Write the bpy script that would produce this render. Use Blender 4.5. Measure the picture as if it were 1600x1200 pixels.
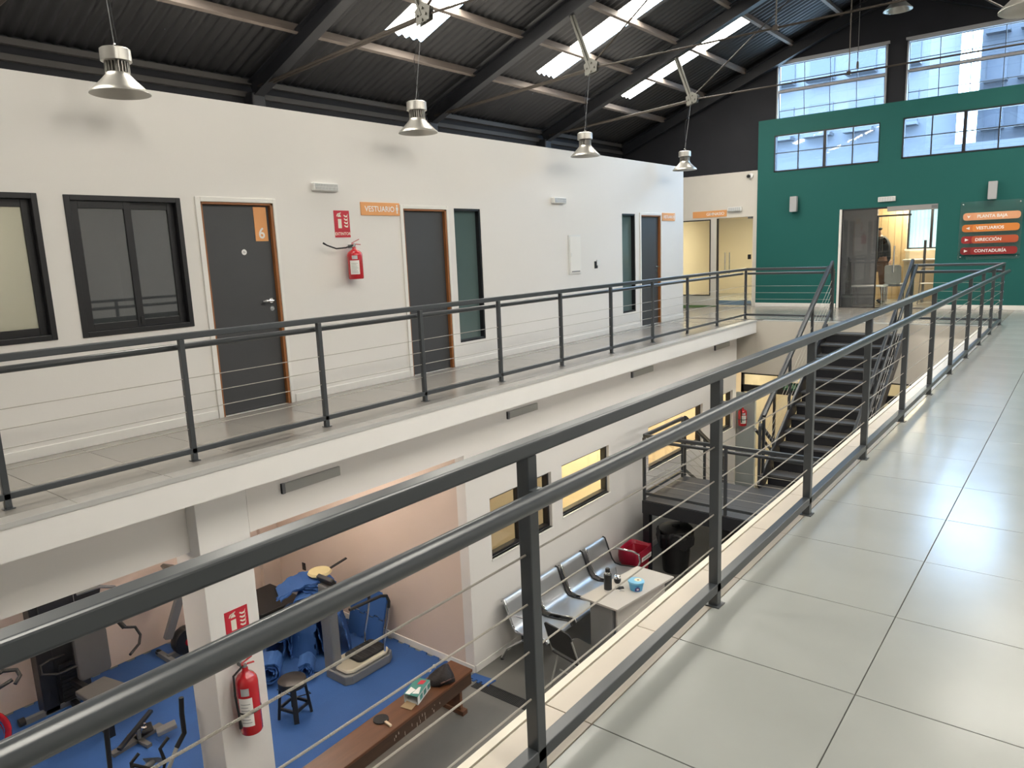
import bpy, bmesh, math, random
from mathutils import Vector, Matrix
random.seed(7)
PI = math.pi
for o in list(bpy.data.objects):
    bpy.data.objects.remove(o)
S = bpy.context.scene
COL = S.collection

# ------------------------------------------------------------------ camera
FPX = 1141.71552
CR = ((0.78562578, 0.61740609, -0.04002328),      # right, in world axes
      (0.07930395, -0.16464448, -0.98315974),     # image down
      (-0.61359842, 0.76922163, -0.17831169))     # forward
EYE = Vector((0, 0, 1.5))
cam = bpy.data.cameras.new('camera')
cam.sensor_width = 36.0
cam.lens = FPX / 1600 * 36
cam.clip_start = 0.05
cam.clip_end = 500
camo = bpy.data.objects.new('camera', cam)
COL.objects.link(camo)
r, d, f = (Vector(v) for v in CR)
M = Matrix((r, -d, -f)).transposed().to_4x4()
M.translation = EYE
camo.matrix_world = M
S.camera = camo

# ------------------------------------------------------------------ sky and exposure
S.view_settings.view_transform = 'Standard'
S.view_settings.look = 'None'
S.view_settings.gamma = 1.0
S.view_settings.use_curve_mapping = False
S.view_settings.exposure = EXPOSURE = 0.50
W = bpy.data.worlds.new('world'); S.world = W
W.use_nodes = True
wn = W.node_tree.nodes; wl = W.node_tree.links
bg = wn['Background']
bg.inputs[0].default_value = (0.46, 0.71, 1.0, 1)
bg.inputs[1].default_value = SKY_STRENGTH = 18.0
SKYLIGHT_GLOW = 16.5          # translucent roof sheets carrying daylight
GYM_TUBE = 175.0
ADDED_HALL_TUBE = 135.0
LAMP_WARM = (1.0, 0.85, 0.62)

# ------------------------------------------------------------------ materials
MATS = {}
def mat(name, col, rough=0.6, metal=0.0, var=0.06, scale=6.0, bump=0.0, bscale=40.0, rnd=0.0,
        emit=None, estr=0.0, coat=0.0, spec=0.5, stretch=None, col2=None):
    if name in MATS: return MATS[name]
    m = bpy.data.materials.new(name); m.use_nodes = True
    nt = m.node_tree; N = nt.nodes; L = nt.links
    b = N['Principled BSDF']
    b.inputs['Roughness'].default_value = rough
    b.inputs['Metallic'].default_value = metal
    b.inputs['Specular IOR Level'].default_value = spec
    if coat:
        b.inputs['Coat Weight'].default_value = coat
        b.inputs['Coat Roughness'].default_value = 0.1
    tc = N.new('ShaderNodeTexCoord')
    mp = N.new('ShaderNodeMapping')
    if stretch: mp.inputs['Scale'].default_value = stretch
    L.new(tc.outputs['Object'], mp.inputs[0])
    nz = N.new('ShaderNodeTexNoise'); nz.inputs['Scale'].default_value = scale
    nz.inputs['Detail'].default_value = 5
    L.new(mp.outputs[0], nz.inputs[0])
    mx = N.new('ShaderNodeMix'); mx.data_type = 'RGBA'
    c = Vector(col[:3])
    a = tuple(max(0, v * (1 - var)) for v in c) + (1,)
    e = tuple(min(1, v * (1 + var)) for v in c) + (1,)
    if col2: e = tuple(col2[:3]) + (1,)
    mx.inputs[6].default_value = a; mx.inputs[7].default_value = e
    L.new(nz.outputs[0], mx.inputs[0])
    out = mx.outputs[2]
    if rnd:
        oi = N.new('ShaderNodeObjectInfo')
        hs = N.new('ShaderNodeHueSaturation')
        mr = N.new('ShaderNodeMapRange')
        mr.inputs[3].default_value = 1 - rnd; mr.inputs[4].default_value = 1 + rnd
        L.new(oi.outputs['Random'], mr.inputs[0]); L.new(mr.outputs[0], hs.inputs['Value'])
        L.new(out, hs.inputs['Color']); out = hs.outputs[0]
    L.new(out, b.inputs['Base Color'])
    if bump:
        n2 = N.new('ShaderNodeTexNoise'); n2.inputs['Scale'].default_value = bscale
        n2.inputs['Detail'].default_value = 4
        L.new(mp.outputs[0], n2.inputs[0])
        bp = N.new('ShaderNodeBump'); bp.inputs['Strength'].default_value = bump
        bp.inputs['Distance'].default_value = 0.01
        L.new(n2.outputs[0], bp.inputs['Height']); L.new(bp.outputs[0], b.inputs['Normal'])
    if emit:
        b.inputs['Emission Color'].default_value = tuple(emit) + (1,)
        b.inputs['Emission Strength'].default_value = estr
    MATS[name] = m
    return m

def glass(name, tint=(1, 1, 1), clear=0.92, rough=0.02, haze=None, refl=0.04):
    """thin pane: mostly see-through with a fresnel reflection; optional diffuse haze"""
    if name in MATS: return MATS[name]
    m = bpy.data.materials.new(name); m.use_nodes = True
    nt = m.node_tree; N = nt.nodes; L = nt.links
    N.remove(N['Principled BSDF'])
    out = N['Material Output']
    tr = N.new('ShaderNodeBsdfTransparent'); tr.inputs[0].default_value = tuple(v * clear for v in tint) + (1,)
    gl = N.new('ShaderNodeBsdfGlossy'); gl.inputs['Roughness'].default_value = rough
    gl.inputs[0].default_value = (1, 1, 1, 1)
    ge = N.new('ShaderNodeNewGeometry')          # same reflectance from both sides of the thin pane
    dt = N.new('ShaderNodeVectorMath'); dt.operation = 'DOT_PRODUCT'
    L.new(ge.outputs['Normal'], dt.inputs[0]); L.new(ge.outputs['Incoming'], dt.inputs[1])
    ab = N.new('ShaderNodeMath'); ab.operation = 'ABSOLUTE'; L.new(dt.outputs['Value'], ab.inputs[0])
    om = N.new('ShaderNodeMath'); om.operation = 'SUBTRACT'; om.inputs[0].default_value = 1.0; L.new(ab.outputs[0], om.inputs[1])
    pw5 = N.new('ShaderNodeMath'); pw5.operation = 'POWER'; pw5.inputs[1].default_value = 5.0; L.new(om.outputs[0], pw5.inputs[0])
    fr = N.new('ShaderNodeMath'); fr.operation = 'MULTIPLY_ADD'; fr.inputs[1].default_value = 0.95; fr.inputs[2].default_value = refl
    L.new(pw5.outputs[0], fr.inputs[0])
    mx = N.new('ShaderNodeMixShader')
    L.new(fr.outputs[0], mx.inputs[0]); L.new(tr.outputs[0], mx.inputs[1]); L.new(gl.outputs[0], mx.inputs[2])
    last = mx
    if haze:
        col, amt = haze
        df = N.new('ShaderNodeBsdfDiffuse'); df.inputs[0].default_value = tuple(col) + (1,)
        tl = N.new('ShaderNodeBsdfTranslucent'); tl.inputs[0].default_value = tuple(col) + (1,)
        m2 = N.new('ShaderNodeMixShader'); m2.inputs[0].default_value = 0.5
        L.new(df.outputs[0], m2.inputs[1]); L.new(tl.outputs[0], m2.inputs[2])
        m3 = N.new('ShaderNodeMixShader'); m3.inputs[0].default_value = amt
        L.new(tr.outputs[0], m3.inputs[1]); L.new(m2.outputs[0], m3.inputs[2])
        L.new(m3.outputs[0], mx.inputs[1])
    L.new(last.outputs[0], out.inputs[0])
    MATS[name] = m
    return m

def emis(name, col, strength):
    return mat(name, col, 0.5, var=0.0, emit=col, estr=strength)

WHITE = mat('white_paint', (0.75, 0.725, 0.69), 0.62, var=0.025, scale=0.9, bump=0.05, bscale=18)
WHITE2 = mat('white_fascia_paint', (0.76, 0.745, 0.715), 0.6, var=0.05, scale=2.2, bump=0.12, bscale=14)
TRIMW = mat('white_trim', (0.78, 0.76, 0.72), 0.45, var=0.02)
PINK = mat('pinkish_plaster', (0.66, 0.54, 0.46), 0.7, var=0.06, scale=1.4, bump=0.1, bscale=20)
CREAM = mat('cream_paint', (0.70, 0.62, 0.47), 0.6, var=0.02)
BEIGE = mat('beige_wall', (0.60, 0.56, 0.49), 0.6, var=0.03, scale=1.0)
GREEN = mat('teal_green_paint', (0.013, 0.108, 0.098), 0.6, var=0.05, scale=1.2, spec=0.25)
DARKWALL = mat('charcoal_wall', (0.012, 0.0125, 0.017), 0.8, var=0.25, scale=2.0, bump=0.1)
ROOFM = mat('dark_corrugated_sheet', (0.018, 0.018, 0.020), 0.5, var=0.2, scale=1.5)
RAFTM = mat('black_steel_rafter', (0.013, 0.014, 0.018), 0.5, var=0.1)
PURLM = mat('dusty_timber_purlin', (0.17, 0.14, 0.12), 0.7, var=0.3, scale=5, stretch=(6, 0.6, 6))
RODM = mat('brown_steel_rod', (0.055, 0.045, 0.037), 0.5, metal=0.4, var=0.2)
NODEM = mat('olive_grey_steel', (0.11, 0.107, 0.092), 0.5, metal=0.2, var=0.15)
RAILM = mat('charcoal_painted_steel', (0.054, 0.061, 0.068), 0.28, var=0.06, scale=3, spec=0.6)
STAIRM = mat('black_stair_steel', (0.010, 0.0105, 0.014), 0.42, var=0.1)
RAIL_BACKLIT = mat('black_painted_steel', (0.032, 0.036, 0.040), 0.30, var=0.06, scale=3)  # rail paint darkened: backlit shade put into the stair rails' colour
TREADM = mat('dark_tread_sheet', (0.055, 0.054, 0.054), 0.5, var=0.15, scale=9)
CABLEM = mat('steel_cable', (0.45, 0.42, 0.37), 0.45, metal=0.5, var=0.1, bump=0.5, bscale=300)
TILE = mat('pale_porcelain', (0.31, 0.32, 0.305), 0.21, var=0.13, spec=0.55, scale=2.2, rnd=0.03, bump=0.015, bscale=9)
TILE2 = mat('warm_porcelain', (0.27, 0.25, 0.225), 0.22, var=0.07, scale=1.5, rnd=0.04)
EDGES = mat('cream_edge_stone', (0.60, 0.53, 0.44), 0.35, var=0.14, scale=3.0, rnd=0.03)
GREYST = mat('grey_edge_stone', (0.40, 0.385, 0.36), 0.3, var=0.1, scale=4)
GROUT = mat('dark_grout', (0.16, 0.15, 0.135), 0.8)
CONC = mat('grey_concrete', (0.145, 0.142, 0.132), 0.45, var=0.25, scale=1.6, bump=0.05)
BLUEMAT = mat('blue_foam', (0.022, 0.085, 0.27), 0.75, var=0.1, scale=4, rnd=0.05, bump=0.2, bscale=120)
BLACKFR = mat('black_aluminium', (0.012, 0.012, 0.014), 0.35, var=0.05)
DOORM = mat('charcoal_door', (0.055, 0.056, 0.060), 0.45, var=0.05)
WOODFR = mat('orange_wood', (0.30, 0.115, 0.035), 0.45, var=0.2, scale=4, stretch=(8, 8, 0.7))
ORANGE = mat('orange_sign', (0.78, 0.36, 0.13), 0.45, var=0.02)
SIGNW = mat('sign_white', (0.85, 0.83, 0.80), 0.5, var=0.0)
REDS = mat('red_sign', (0.55, 0.025, 0.045), 0.4, var=0.02)
REDX = mat('red_enamel', (0.50, 0.012, 0.020), 0.22, var=0.05, coat=0.6)
CHROME = mat('chrome', (0.75, 0.75, 0.76), 0.12, metal=1.0, var=0.03)
ALU = mat('brushed_aluminium', (0.47, 0.455, 0.42), 0.38, metal=0.85, var=0.06, scale=12, stretch=(1, 1, 12))
ALUD = mat('dull_aluminium_fixture', (0.34, 0.34, 0.32), 0.4, metal=0.0, var=0.05)
BLACKP = mat('black_plastic', (0.012, 0.012, 0.013), 0.4, var=0.1)
BLACKR = mat('black_rubber', (0.010, 0.010, 0.011), 0.7, var=0.1)
GREYP = mat('grey_plastic', (0.16, 0.165, 0.17), 0.45, var=0.06)
GREYPAD = mat('grey_vinyl_pad', (0.10, 0.10, 0.098), 0.5, var=0.1)
IVORY = mat('ivory_plastic', (0.52, 0.48, 0.38), 0.45, var=0.05)
WHITEP = mat('white_plastic', (0.72, 0.72, 0.70), 0.4, var=0.02)
STEELP = mat('perforated_steel', (0.50, 0.52, 0.54), 0.36, metal=0.9, var=0.06, scale=2)
TABLEM = mat('pale_laminate', (0.52, 0.49, 0.45), 0.4, var=0.03)
BENCHM = mat('brown_varnished_wood', (0.115, 0.045, 0.020), 0.38, var=0.4, scale=3, stretch=(7, 0.8, 7))
BENCHD = mat('dark_worn_wood', (0.055, 0.028, 0.016), 0.5, var=0.5, scale=3, stretch=(7, 0.8, 7))
CLEAR = glass('clear_glass', (0.97, 1.0, 0.99), 0.95)
FILM = glass('window_glass_film', (0.95, 0.97, 1.0), 0.93, haze=((0.8, 0.88, 1.0), 0.012))
SMOKE = glass('smoked_glass', (0.88, 0.89, 0.91), 0.93, haze=((0.35, 0.36, 0.37), 0.07), refl=0.05)
GREYGL = glass('grey_reflective_glass', (0.5, 0.53, 0.55), 0.8, haze=((0.20, 0.215, 0.225), 0.45), refl=0.10)
TEALGL = glass('frosted_teal_glass', (0.5, 0.6, 0.6), 0.6, rough=0.08, haze=((0.20, 0.29, 0.29), 0.9))
CREAMGL = glass('lightly_frosted_glass', (0.95, 0.97, 0.90), 0.9, haze=((0.50, 0.50, 0.46), 0.45))
SKYSHEET = emis('translucent_roof_sheet', (1.0, 0.955, 0.86), SKYLIGHT_GLOW)

# ------------------------------------------------------------------ mesh helpers
class MB:
    def __init__(s): s.v = []; s.f = []
    def add(s, vs, fs):
        n = len(s.v); s.v += [tuple(v) for v in vs]; s.f += [tuple(i + n for i in q) for q in fs]; return s
    def box(s, x0, x1, y0, y1, z0, z1):
        return s.add([(x, y, z) for z in (z0, z1) for y in (y0, y1) for x in (x0, x1)],
                     [(0, 2, 3, 1), (4, 5, 7, 6), (0, 1, 5, 4), (2, 6, 7, 3), (0, 4, 6, 2), (1, 3, 7, 5)])
    def bar(s, a, b, w, h, up=(0, 0, 1)):
        a = Vector(a); b = Vector(b); t = (b - a).normalized(); u = Vector(up)
        sd = t.cross(u)
        if sd.length < 1e-5: sd = t.cross(Vector((0, 1, 0)))
        sd.normalize(); u = sd.cross(t)
        vs = [p + sd * (i * w / 2) + u * (j * h / 2) for p in (a, b) for j in (-1, 1) for i in (-1, 1)]
        return s.add(vs, [(0, 2, 3, 1), (4, 5, 7, 6), (0, 1, 5, 4), (2, 6, 7, 3), (0, 4, 6, 2), (1, 3, 7, 5)])
    def tube(s, pts, r, n=12, caps=True, closed=False):
        pts = [Vector(p) for p in pts]; rs = r if isinstance(r, (list, tuple)) else [r] * len(pts)
        k = len(pts); base = len(s.v); prev = None
        for i, p in enumerate(pts):
            if closed: t = pts[(i + 1) % k] - pts[i - 1]
            elif i == 0: t = pts[1] - p
            elif i == k - 1: t = p - pts[i - 1]
            else: t = (pts[i + 1] - p).normalized() + (p - pts[i - 1]).normalized()
            t.normalize()
            if prev is None:
                a = t.orthogonal().normalized()
            else:
                a = prev - t * prev.dot(t)
                a = a.normalized() if a.length > 1e-6 else t.orthogonal().normalized()
            prev = a; b = t.cross(a)
            for j in range(n):
                w = 2 * PI * j / n
                s.v.append(tuple(p + (a * math.cos(w) + b * math.sin(w)) * rs[i]))
        rng = k if closed else k - 1
        for i in range(rng):
            i2 = (i + 1) % k
            for j in range(n):
                j2 = (j + 1) % n
                s.f.append((base + i * n + j, base + i * n + j2, base + i2 * n + j2, base + i2 * n + j))
        if caps and not closed:
            s.f.append(tuple(base + j for j in reversed(range(n))))
            s.f.append(tuple(base + (k - 1) * n + j for j in range(n)))
        return s
    def lathe(s, prof, c=(0, 0, 0), n=24, axis=(0, 0, 1), sx=1, sy=1):
        ax = Vector(axis).normalized(); a = ax.orthogonal().normalized() if abs(ax.z) < 0.99 else Vector((1, 0, 0))
        b = ax.cross(a); c = Vector(c); base = len(s.v)
        for r_, z in prof:
            for j in range(n):
                w = 2 * PI * j / n
                s.v.append(tuple(c + ax * z + a * (r_ * math.cos(w) * sx) + b * (r_ * math.sin(w) * sy)))
        for i in range(len(prof) - 1):
            for j in range(n):
                j2 = (j + 1) % n
                s.f.append((base + i * n + j, base + i * n + j2, base + (i + 1) * n + j2, base + (i + 1) * n + j))
        if prof[0][0] > 1e-4: s.f.append(tuple(base + j for j in reversed(range(n))))
        if prof[-1][0] > 1e-4: s.f.append(tuple(base + (len(prof) - 1) * n + j for j in range(n)))
        return s
    def prism(s, pts, fr, n0, n1):
        o, U, V, Nn = fr; k = len(pts)
        vs = [o + U * p[0] + V * p[1] + Nn * nn for nn in (n0, n1) for p in pts]
        fs = [tuple(reversed(range(k))), tuple(range(k, 2 * k))]
        fs += [(i, (i + 1) % k, k + (i + 1) % k, k + i) for i in range(k)]
        return s.add(vs, fs)
    def build(s, name, m, parent=None, smooth=None, bevel=0, seg=2, kind=None):
        me = bpy.data.meshes.new(name)
        off = Vector((0, 0, 0))
        p = parent
        while p is not None:
            off += p.location; p = p.parent
        me.from_pydata([tuple(Vector(v) - off) for v in s.v], [], s.f)
        bm = bmesh.new(); bm.from_mesh(me)
        bmesh.ops.recalc_face_normals(bm, faces=bm.faces)
        bm.to_mesh(me); bm.free()
        me.materials.append(m)
        if smooth:
            for q in me.polygons: q.use_smooth = True
            me.set_sharp_from_angle(angle=math.radians(smooth))
        o = bpy.data.objects.new(name, me); COL.objects.link(o)
        o.parent = parent
        if kind: o['kind'] = kind
        if bevel:
            bv = o.modifiers.new('bevel', 'BEVEL'); bv.width = bevel; bv.segments = seg
            bv.limit_method = 'ANGLE'; bv.angle_limit = math.radians(40)
        return o

def tag(o, label, cat, group=None):
    o['label'] = label; o['category'] = cat
    if group: o['group'] = group
    return o
def thing(name, label, cat, loc=(0, 0, 0), group=None):
    o = bpy.data.objects.new(name, None); COL.objects.link(o)
    o.empty_display_size = 0.1
    o.location = loc
    return tag(o, label, cat, group)
def struct(name, loc=(0, 0, 0)):
    o = bpy.data.objects.new(name, None); COL.objects.link(o); o.location = loc; o['kind'] = 'structure'; return o
def copy_tree(o, parent=None):
    c = o.copy(); COL.objects.link(c); c.parent = parent
    for ch in list(o.children): copy_tree(ch, c)
    return c
def B(*a): return MB().box(*a)
FW = lambda y, z, x=-6.656: (Vector((x, y, z)), Vector((0, 1, 0)), Vector((0, 0, 1)), Vector((1, 0, 0)))     # facing +x
FG = lambda x, z, y=17.06: (Vector((x, y, z)), Vector((1, 0, 0)), Vector((0, 0, 1)), Vector((0, -1, 0)))     # facing -y
def rect(u0, u1, v0, v1): return [(u0, v0), (u1, v0), (u1, v1), (u0, v1)]
def rrect(u0, u1, v0, v1, r, k=5):
    out = []
    for cx, cy, a0 in ((u1 - r, v0 + r, -90), (u1 - r, v1 - r, 0), (u0 + r, v1 - r, 90), (u0 + r, v0 + r, 180)):
        for i in range(k + 1):
            a = math.radians(a0 + 90 * i / k); out.append((cx + r * math.cos(a), cy + r * math.sin(a)))
    return out
def lettering(txt, size, fr, n0, depth, m, parent, name='lettering', align='LEFT', bold=0.0):
    cu = bpy.data.curves.new('txt', 'FONT'); cu.body = txt; cu.size = size; cu.align_x = align
    cu.extrude = 0.0; cu.offset = bold; cu.resolution_u = 3
    to = bpy.data.objects.new('txt', cu); COL.objects.link(to)
    me = bpy.data.meshes.new_from_object(to)
    bpy.data.objects.remove(to)
    o, U, V, Nn = fr
    b = MB()
    vs = [o + U * v.co.x + V * v.co.y + Nn * (n0 + depth) for v in me.vertices]
    b.add(vs, [tuple(p.vertices) for p in me.polygons])
    return b.build(name, m, parent)
def wall_holes(fr, u0, u1, v0, v1, holes, t):
    """slab with rectangular openings; fr normal points to the visible side, thickness t behind it"""
    o, U, V, Nn = fr
    us = sorted({u0, u1, *[h[0] for h in holes], *[h[1] for h in holes]})
    vs = sorted({v0, v1, *[h[2] for h in holes], *[h[3] for h in holes]})
    us = [u for u in us if u0 <= u <= u1]; vs = [v for v in vs if v0 <= v <= v1]
    b = MB()
    solid = {}
    for i in range(len(us) - 1):
        for j in range(len(vs) - 1):
            cu = (us[i] + us[i + 1]) / 2; cv = (vs[j] + vs[j + 1]) / 2
            solid[i, j] = not any(h[0] < cu < h[1] and h[2] < cv < h[3] for h in holes)
    P = lambda u, v, n: o + U * u + V * v + Nn * n
    for (i, j), s_ in solid.items():
        if not s_: continue
        a, c, e, g = us[i], us[i + 1], vs[j], vs[j + 1]
        b.add([P(a, e, 0), P(c, e, 0), P(c, g, 0), P(a, g, 0)], [(0, 1, 2, 3)])
        b.add([P(a, e, -t), P(c, e, -t), P(c, g, -t), P(a, g, -t)], [(3, 2, 1, 0)])
        for (di, dj, q) in ((-1, 0, ((a, e), (a, g))), (1, 0, ((c, e), (c, g))), (0, -1, ((a, e), (c, e))), (0, 1, ((a, g), (c, g)))):
            if not solid.get((i + di, j + dj), False):
                (x1, y1), (x2, y2) = q
                b.add([P(x1, y1, 0), P(x2, y2, 0), P(x2, y2, -t), P(x1, y1, -t)], [(0, 1, 2, 3)])
    return b
def area_light(name, loc, size, power, col, rot=(0, 0, 0), sy=None):
    l = bpy.data.lights.new(name, 'AREA'); l.energy = power; l.color = col; l.size = size
    if sy: l.shape = 'RECTANGLE'; l.size_y = sy
    o = bpy.data.objects.new(name, l); COL.objects.link(o); o.location = loc; o.rotation_euler = rot
    return o
def at(axis, val, x, y):
    """point of the plane axis=val seen at photo pixel x, y"""
    dv = r * (x - 800) + d * (y - 600) + f * FPX
    i = 'xyz'.index(axis); t = (val - EYE[i]) / dv[i]
    return EYE + dv * t
# ================================================================== THE BUILDING
LZ = -3.37                                   # lower floor
WX = -6.656                                  # white upstairs wall
BX = -5.357                                  # lower wall / beam face
GY = 17.06                                   # green wall face
SK, SB = 0.38528067, 7.86109312              # roof slope: z = SK*x + SB (left), ridge at RX
RX = -3.43
def roofz(x): return SK * x + SB if x <= RX else SK * (2 * RX - x) + SB
XR = 2.9                                     # right wall
YB = -3.6                                    # wall behind

# ---- slabs and floors
TX = [-1.15 + 0.635 * k for k in range(-14, 8)]
TY = [2.412 + 0.631 * k for k in range(-6, 24)]
_tm = {}
def tile(parent, x0, x1, y0, y1, m, name='tile', gap=0.0035, h=0.012, z=0.0):
    w = round(x1 - x0 - gap, 4); l = round(y1 - y0 - gap, 4)
    key = (w, l, m.name, h)
    if key not in _tm:
        c = 0.0012
        me = bpy.data.meshes.new('tile')
        vs = [(-w/2, -l/2, -h), (w/2, -l/2, -h), (w/2, l/2, -h), (-w/2, l/2, -h),
              (-w/2, -l/2, -c), (w/2, -l/2, -c), (w/2, l/2, -c), (-w/2, l/2, -c),
              (-w/2+c, -l/2+c, 0), (w/2-c, -l/2+c, 0), (w/2-c, l/2-c, 0), (-w/2+c, l/2-c, 0)]
        fs = [(3, 2, 1, 0), (8, 9, 10, 11)]
        for i in range(4):
            j = (i + 1) % 4
            fs += [(i, j, 4 + j, 4 + i), (4 + i, 4 + j, 8 + j, 8 + i)]
        me.from_pydata(vs, [], fs); me.materials.append(m)
        _tm[key] = me
    o = bpy.data.objects.new(name, _tm[key]); COL.objects.link(o)
    o.location = ((x0 + x1) / 2, (y0 + y1) / 2, z); o.parent = parent
    return o

fl_r = B(-1.334, XR, YB, 14.029, -0.24, -0.011).build('floor', GROUT, kind='structure')
for i in range(len(TX) - 1):
    if TX[i] < -1.16 or TX[i] > 1.3: continue
    for j in range(len(TY) - 1):
        if TY[j] < 14.3: tile(fl_r, TX[i], TX[i + 1], TY[j], TY[j + 1], TILE)
B(TX[19] + 0.002, XR, YB, 14.4, -0.011, -0.0003).build('tiled_margin', TILE, fl_r)
for j in range(len(TY) - 1):
    if TY[j] > 13.9: break
    tile(fl_r, -1.334, -1.1505, TY[j], min(TY[j + 1], 14.03), EDGES, 'edge_stone')
B(-1.366, -1.336, YB, 14.03, -0.06, 0.004).build('trim_1', mat('cream_metal_edge', (0.80, 0.74, 0.62), 0.4), kind='structure')
fl_l = B(-9.7, -5.062, YB, 14.029, -0.24, -0.011).build('floor_left', WHITE2, kind='structure')
for x0, x1 in ((-5.835, -5.2), (-6.47, -5.835), (-6.656, -6.47)):
    for j in range(len(TY) - 1):
        if TY[j] > 13.9: break
        tile(fl_l, x0, x1, TY[j], min(TY[j + 1], 14.03), TILE2)
for j in range(len(TY) - 1):
    if TY[j] > 13.9: break
    tile(fl_l, -5.2, -5.066, TY[j], min(TY[j + 1], 14.03), GREYST, 'edge_stone', h=0.010, z=0.006)
B(-5.062, -5.052, YB, 14.025, -0.03, 0.006).build('trim_2', mat('grey_edge_lip', (0.5, 0.5, 0.48), 0.35), kind='structure')
fl_f = B(-9.7, XR, 14.03, 21.6, -0.24, -0.011).build('floor_far', GROUT, kind='structure')
TYF = [14.18] + [t for t in TY if 14.3 < t < 17] + [17.06]
for i in range(len(TX) - 1):
    if TX[i] > 1.3: continue
    for j in range(len(TYF) - 1):
        if TX[i] > -1.16 and TYF[j] < 14.3: continue
        tile(fl_f, TX[i], TX[i + 1], TYF[j], TYF[j + 1], TILE2 if TX[i] < -1.16 else TILE)
for i in range(len(TX) - 1):
    if -5.3 < TX[i] < -1.2:
        tile(fl_f, max(TX[i], -5.06), TX[i + 1], 14.035, 14.18, GREYST, 'edge_stone')
B(-9.0, XR, 17.07, 21.5, -0.011, 0.0).build('room_flooring', TILE, fl_f)
B(TX[19] + 0.002, XR, 14.4, 17.06, -0.011, -0.0003).build('tiled_margin', TILE, fl_f)
fl_b = B(-9.75, XR, YB, 18.0, LZ - 0.2, LZ).build('floor_lower', CONC, kind='structure')

# ---- upstairs white wall with its openings
D1, D2, D3 = (3.75, 4.535, 0, 2.08), (6.35, 7.117, 0, 2.065), (12.35, 13.14, 0, 2.065)
W1, W2 = (1.0, 2.38, 0.935, 2.108), (2.572, 3.558, 0.925, 2.105)
W3, W4 = (7.27, 7.80, 0.313, 2.087), (11.66, 12.14, 0.313, 2.083)
wl_ = wall_holes(FW(0, 0), YB, 14.15, -0.01, 3.025, [D1, D2, D3, W1, W2, W3, W4], 0.14).build('wall_left', WHITE, kind='structure')
B(-9.7, WX - 0.14, 14.01, 14.15, 0, 3.025).build('wall_left_end', WHITE, kind='structure')
B(-9.7, WX - 0.14, YB, 14.15, 2.93, 3.02).build('ceiling_left_rooms', WHITE, kind='structure')
B(-9.3, WX - 0.14, 2.44, 2.52, 0, 2.92).build('wall_partition', WHITE, kind='structure')
B(-9.3, WX - 0.14, 3.64, 3.70, 0, 2.92).build('wall_partition.001', mat('grey_partition', (0.16, 0.17, 0.18), 0.7), kind='structure')
B(-9.3, -9.2, YB, 2.44, 0, 2.92).build('wall_room_back', BEIGE, kind='structure')
B(-8.3, -8.22, 2.52, 3.64, 0, 2.92).build('wall_room_back.001', MATS['grey_partition'], kind='structure')
B(-8.7, -8.6, 3.7, 14.0, 0, 2.92).build('wall_room_back.002', BEIGE, kind='structure')
area_light('room_lamp_light', (-8.0, 1.2, 2.85), 0.8, 20, (1.0, 0.93, 0.82))
lr = B(-8.4, -7.6, 0.8, 1.6, 2.89, 2.93).build('ceiling_lamp', emis('warm_diffuser_soft', (1.0, 0.86, 0.62), 3)); tag(lr, 'flat warm ceiling lamp in the room behind the frosted window', 'lamp')
ld = thing('light_switch', 'white light switch on the wall behind the left frosted window', 'switch', (-9.2, 2.0, 1.2))
B(-9.2, -9.19, 1.95, 2.05, 1.14, 1.26).build('plate', WHITEP, ld); B(-9.19, -9.183, 1.98, 2.02, 1.17, 1.23).build('rocker', TRIMW, ld)

# baseboards (between the doors)
segs = [(YB, D1[0] - 0.06), (D1[1] + 0.06, D2[0] - 0.05), (D2[1] + 0.03, D3[0] - 0.05), (D3[1] + 0.03, 14.15)]
for i, (a, b_) in enumerate(segs):
    B(WX, WX + 0.014, a, b_, 0, 0.085).build('baseboard_left' + ('' if i == 0 else '.%03d' % i), TRIMW, bevel=0.004, kind='structure')
B(-6.2, -4.42, GY - 0.016, GY, 0, 0.09).build('baseboard_far', TRIMW, bevel=0.004, kind='structure')
B(-2.53, XR, GY - 0.016, GY, 0, 0.09).build('baseboard_far.001', TRIMW, bevel=0.004, kind='structure')

# ---- doors
def door(n, hole, open_in=0.0, handle=True, trimw=0.05):
    y0, y1, z0, z1 = hole
    s = struct('door_%d' % n, (WX, y0, 0))
    MB().box(WX - 0.12, WX + 0.004, y0, y0 + 0.022, 0, z1).box(WX - 0.12, WX + 0.004, y1 - 0.03, y1, 0, z1).box(WX - 0.12, WX + 0.004, y0, y1, z1 - 0.022, z1).build('door_frame', WOODFR, s, bevel=0.003)
    MB().box(WX, WX + 0.016, y0 - trimw, y0, 0, z1 + 0.045).box(WX, WX + 0.016, y1, y1 + trimw * 0.7, 0, z1 + 0.045).box(WX, WX + 0.016, y0, y1, z1, z1 + 0.045).build('architrave', TRIMW, s, bevel=0.004)
    lf = B(WX - 0.075, WX - 0.038, y0 + 0.024, y1 - 0.032, 0.008, z1 - 0.024).build('leaf', DOORM, s, bevel=0.002)
    if handle:
        hy = y1 - 0.10
        h = MB().lathe([(0.025, 0), (0.025, 0.01)], (WX - 0.038, hy, 1.10), 16, (1, 0, 0)).build('handle_rose', CHROME, lf)
        MB().tube([(WX - 0.03, hy, 1.10), (WX + 0.012, hy, 1.10), (WX + 0.015, hy - 0.02, 1.10), (WX + 0.015, hy - 0.13, 1.102)], 0.010, 10).build('lever', CHROME, lf, smooth=40)
        MB().lathe([(0.026, 0), (0.026, 0.008), (0.008, 0.008), (0.008, 0.012)], (WX - 0.038, hy, 1.018), 16, (1, 0, 0)).build('lock_rose', CHROME, lf, smooth=30)
    return s, lf
d1, d1l = door(1, D1)
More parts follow.
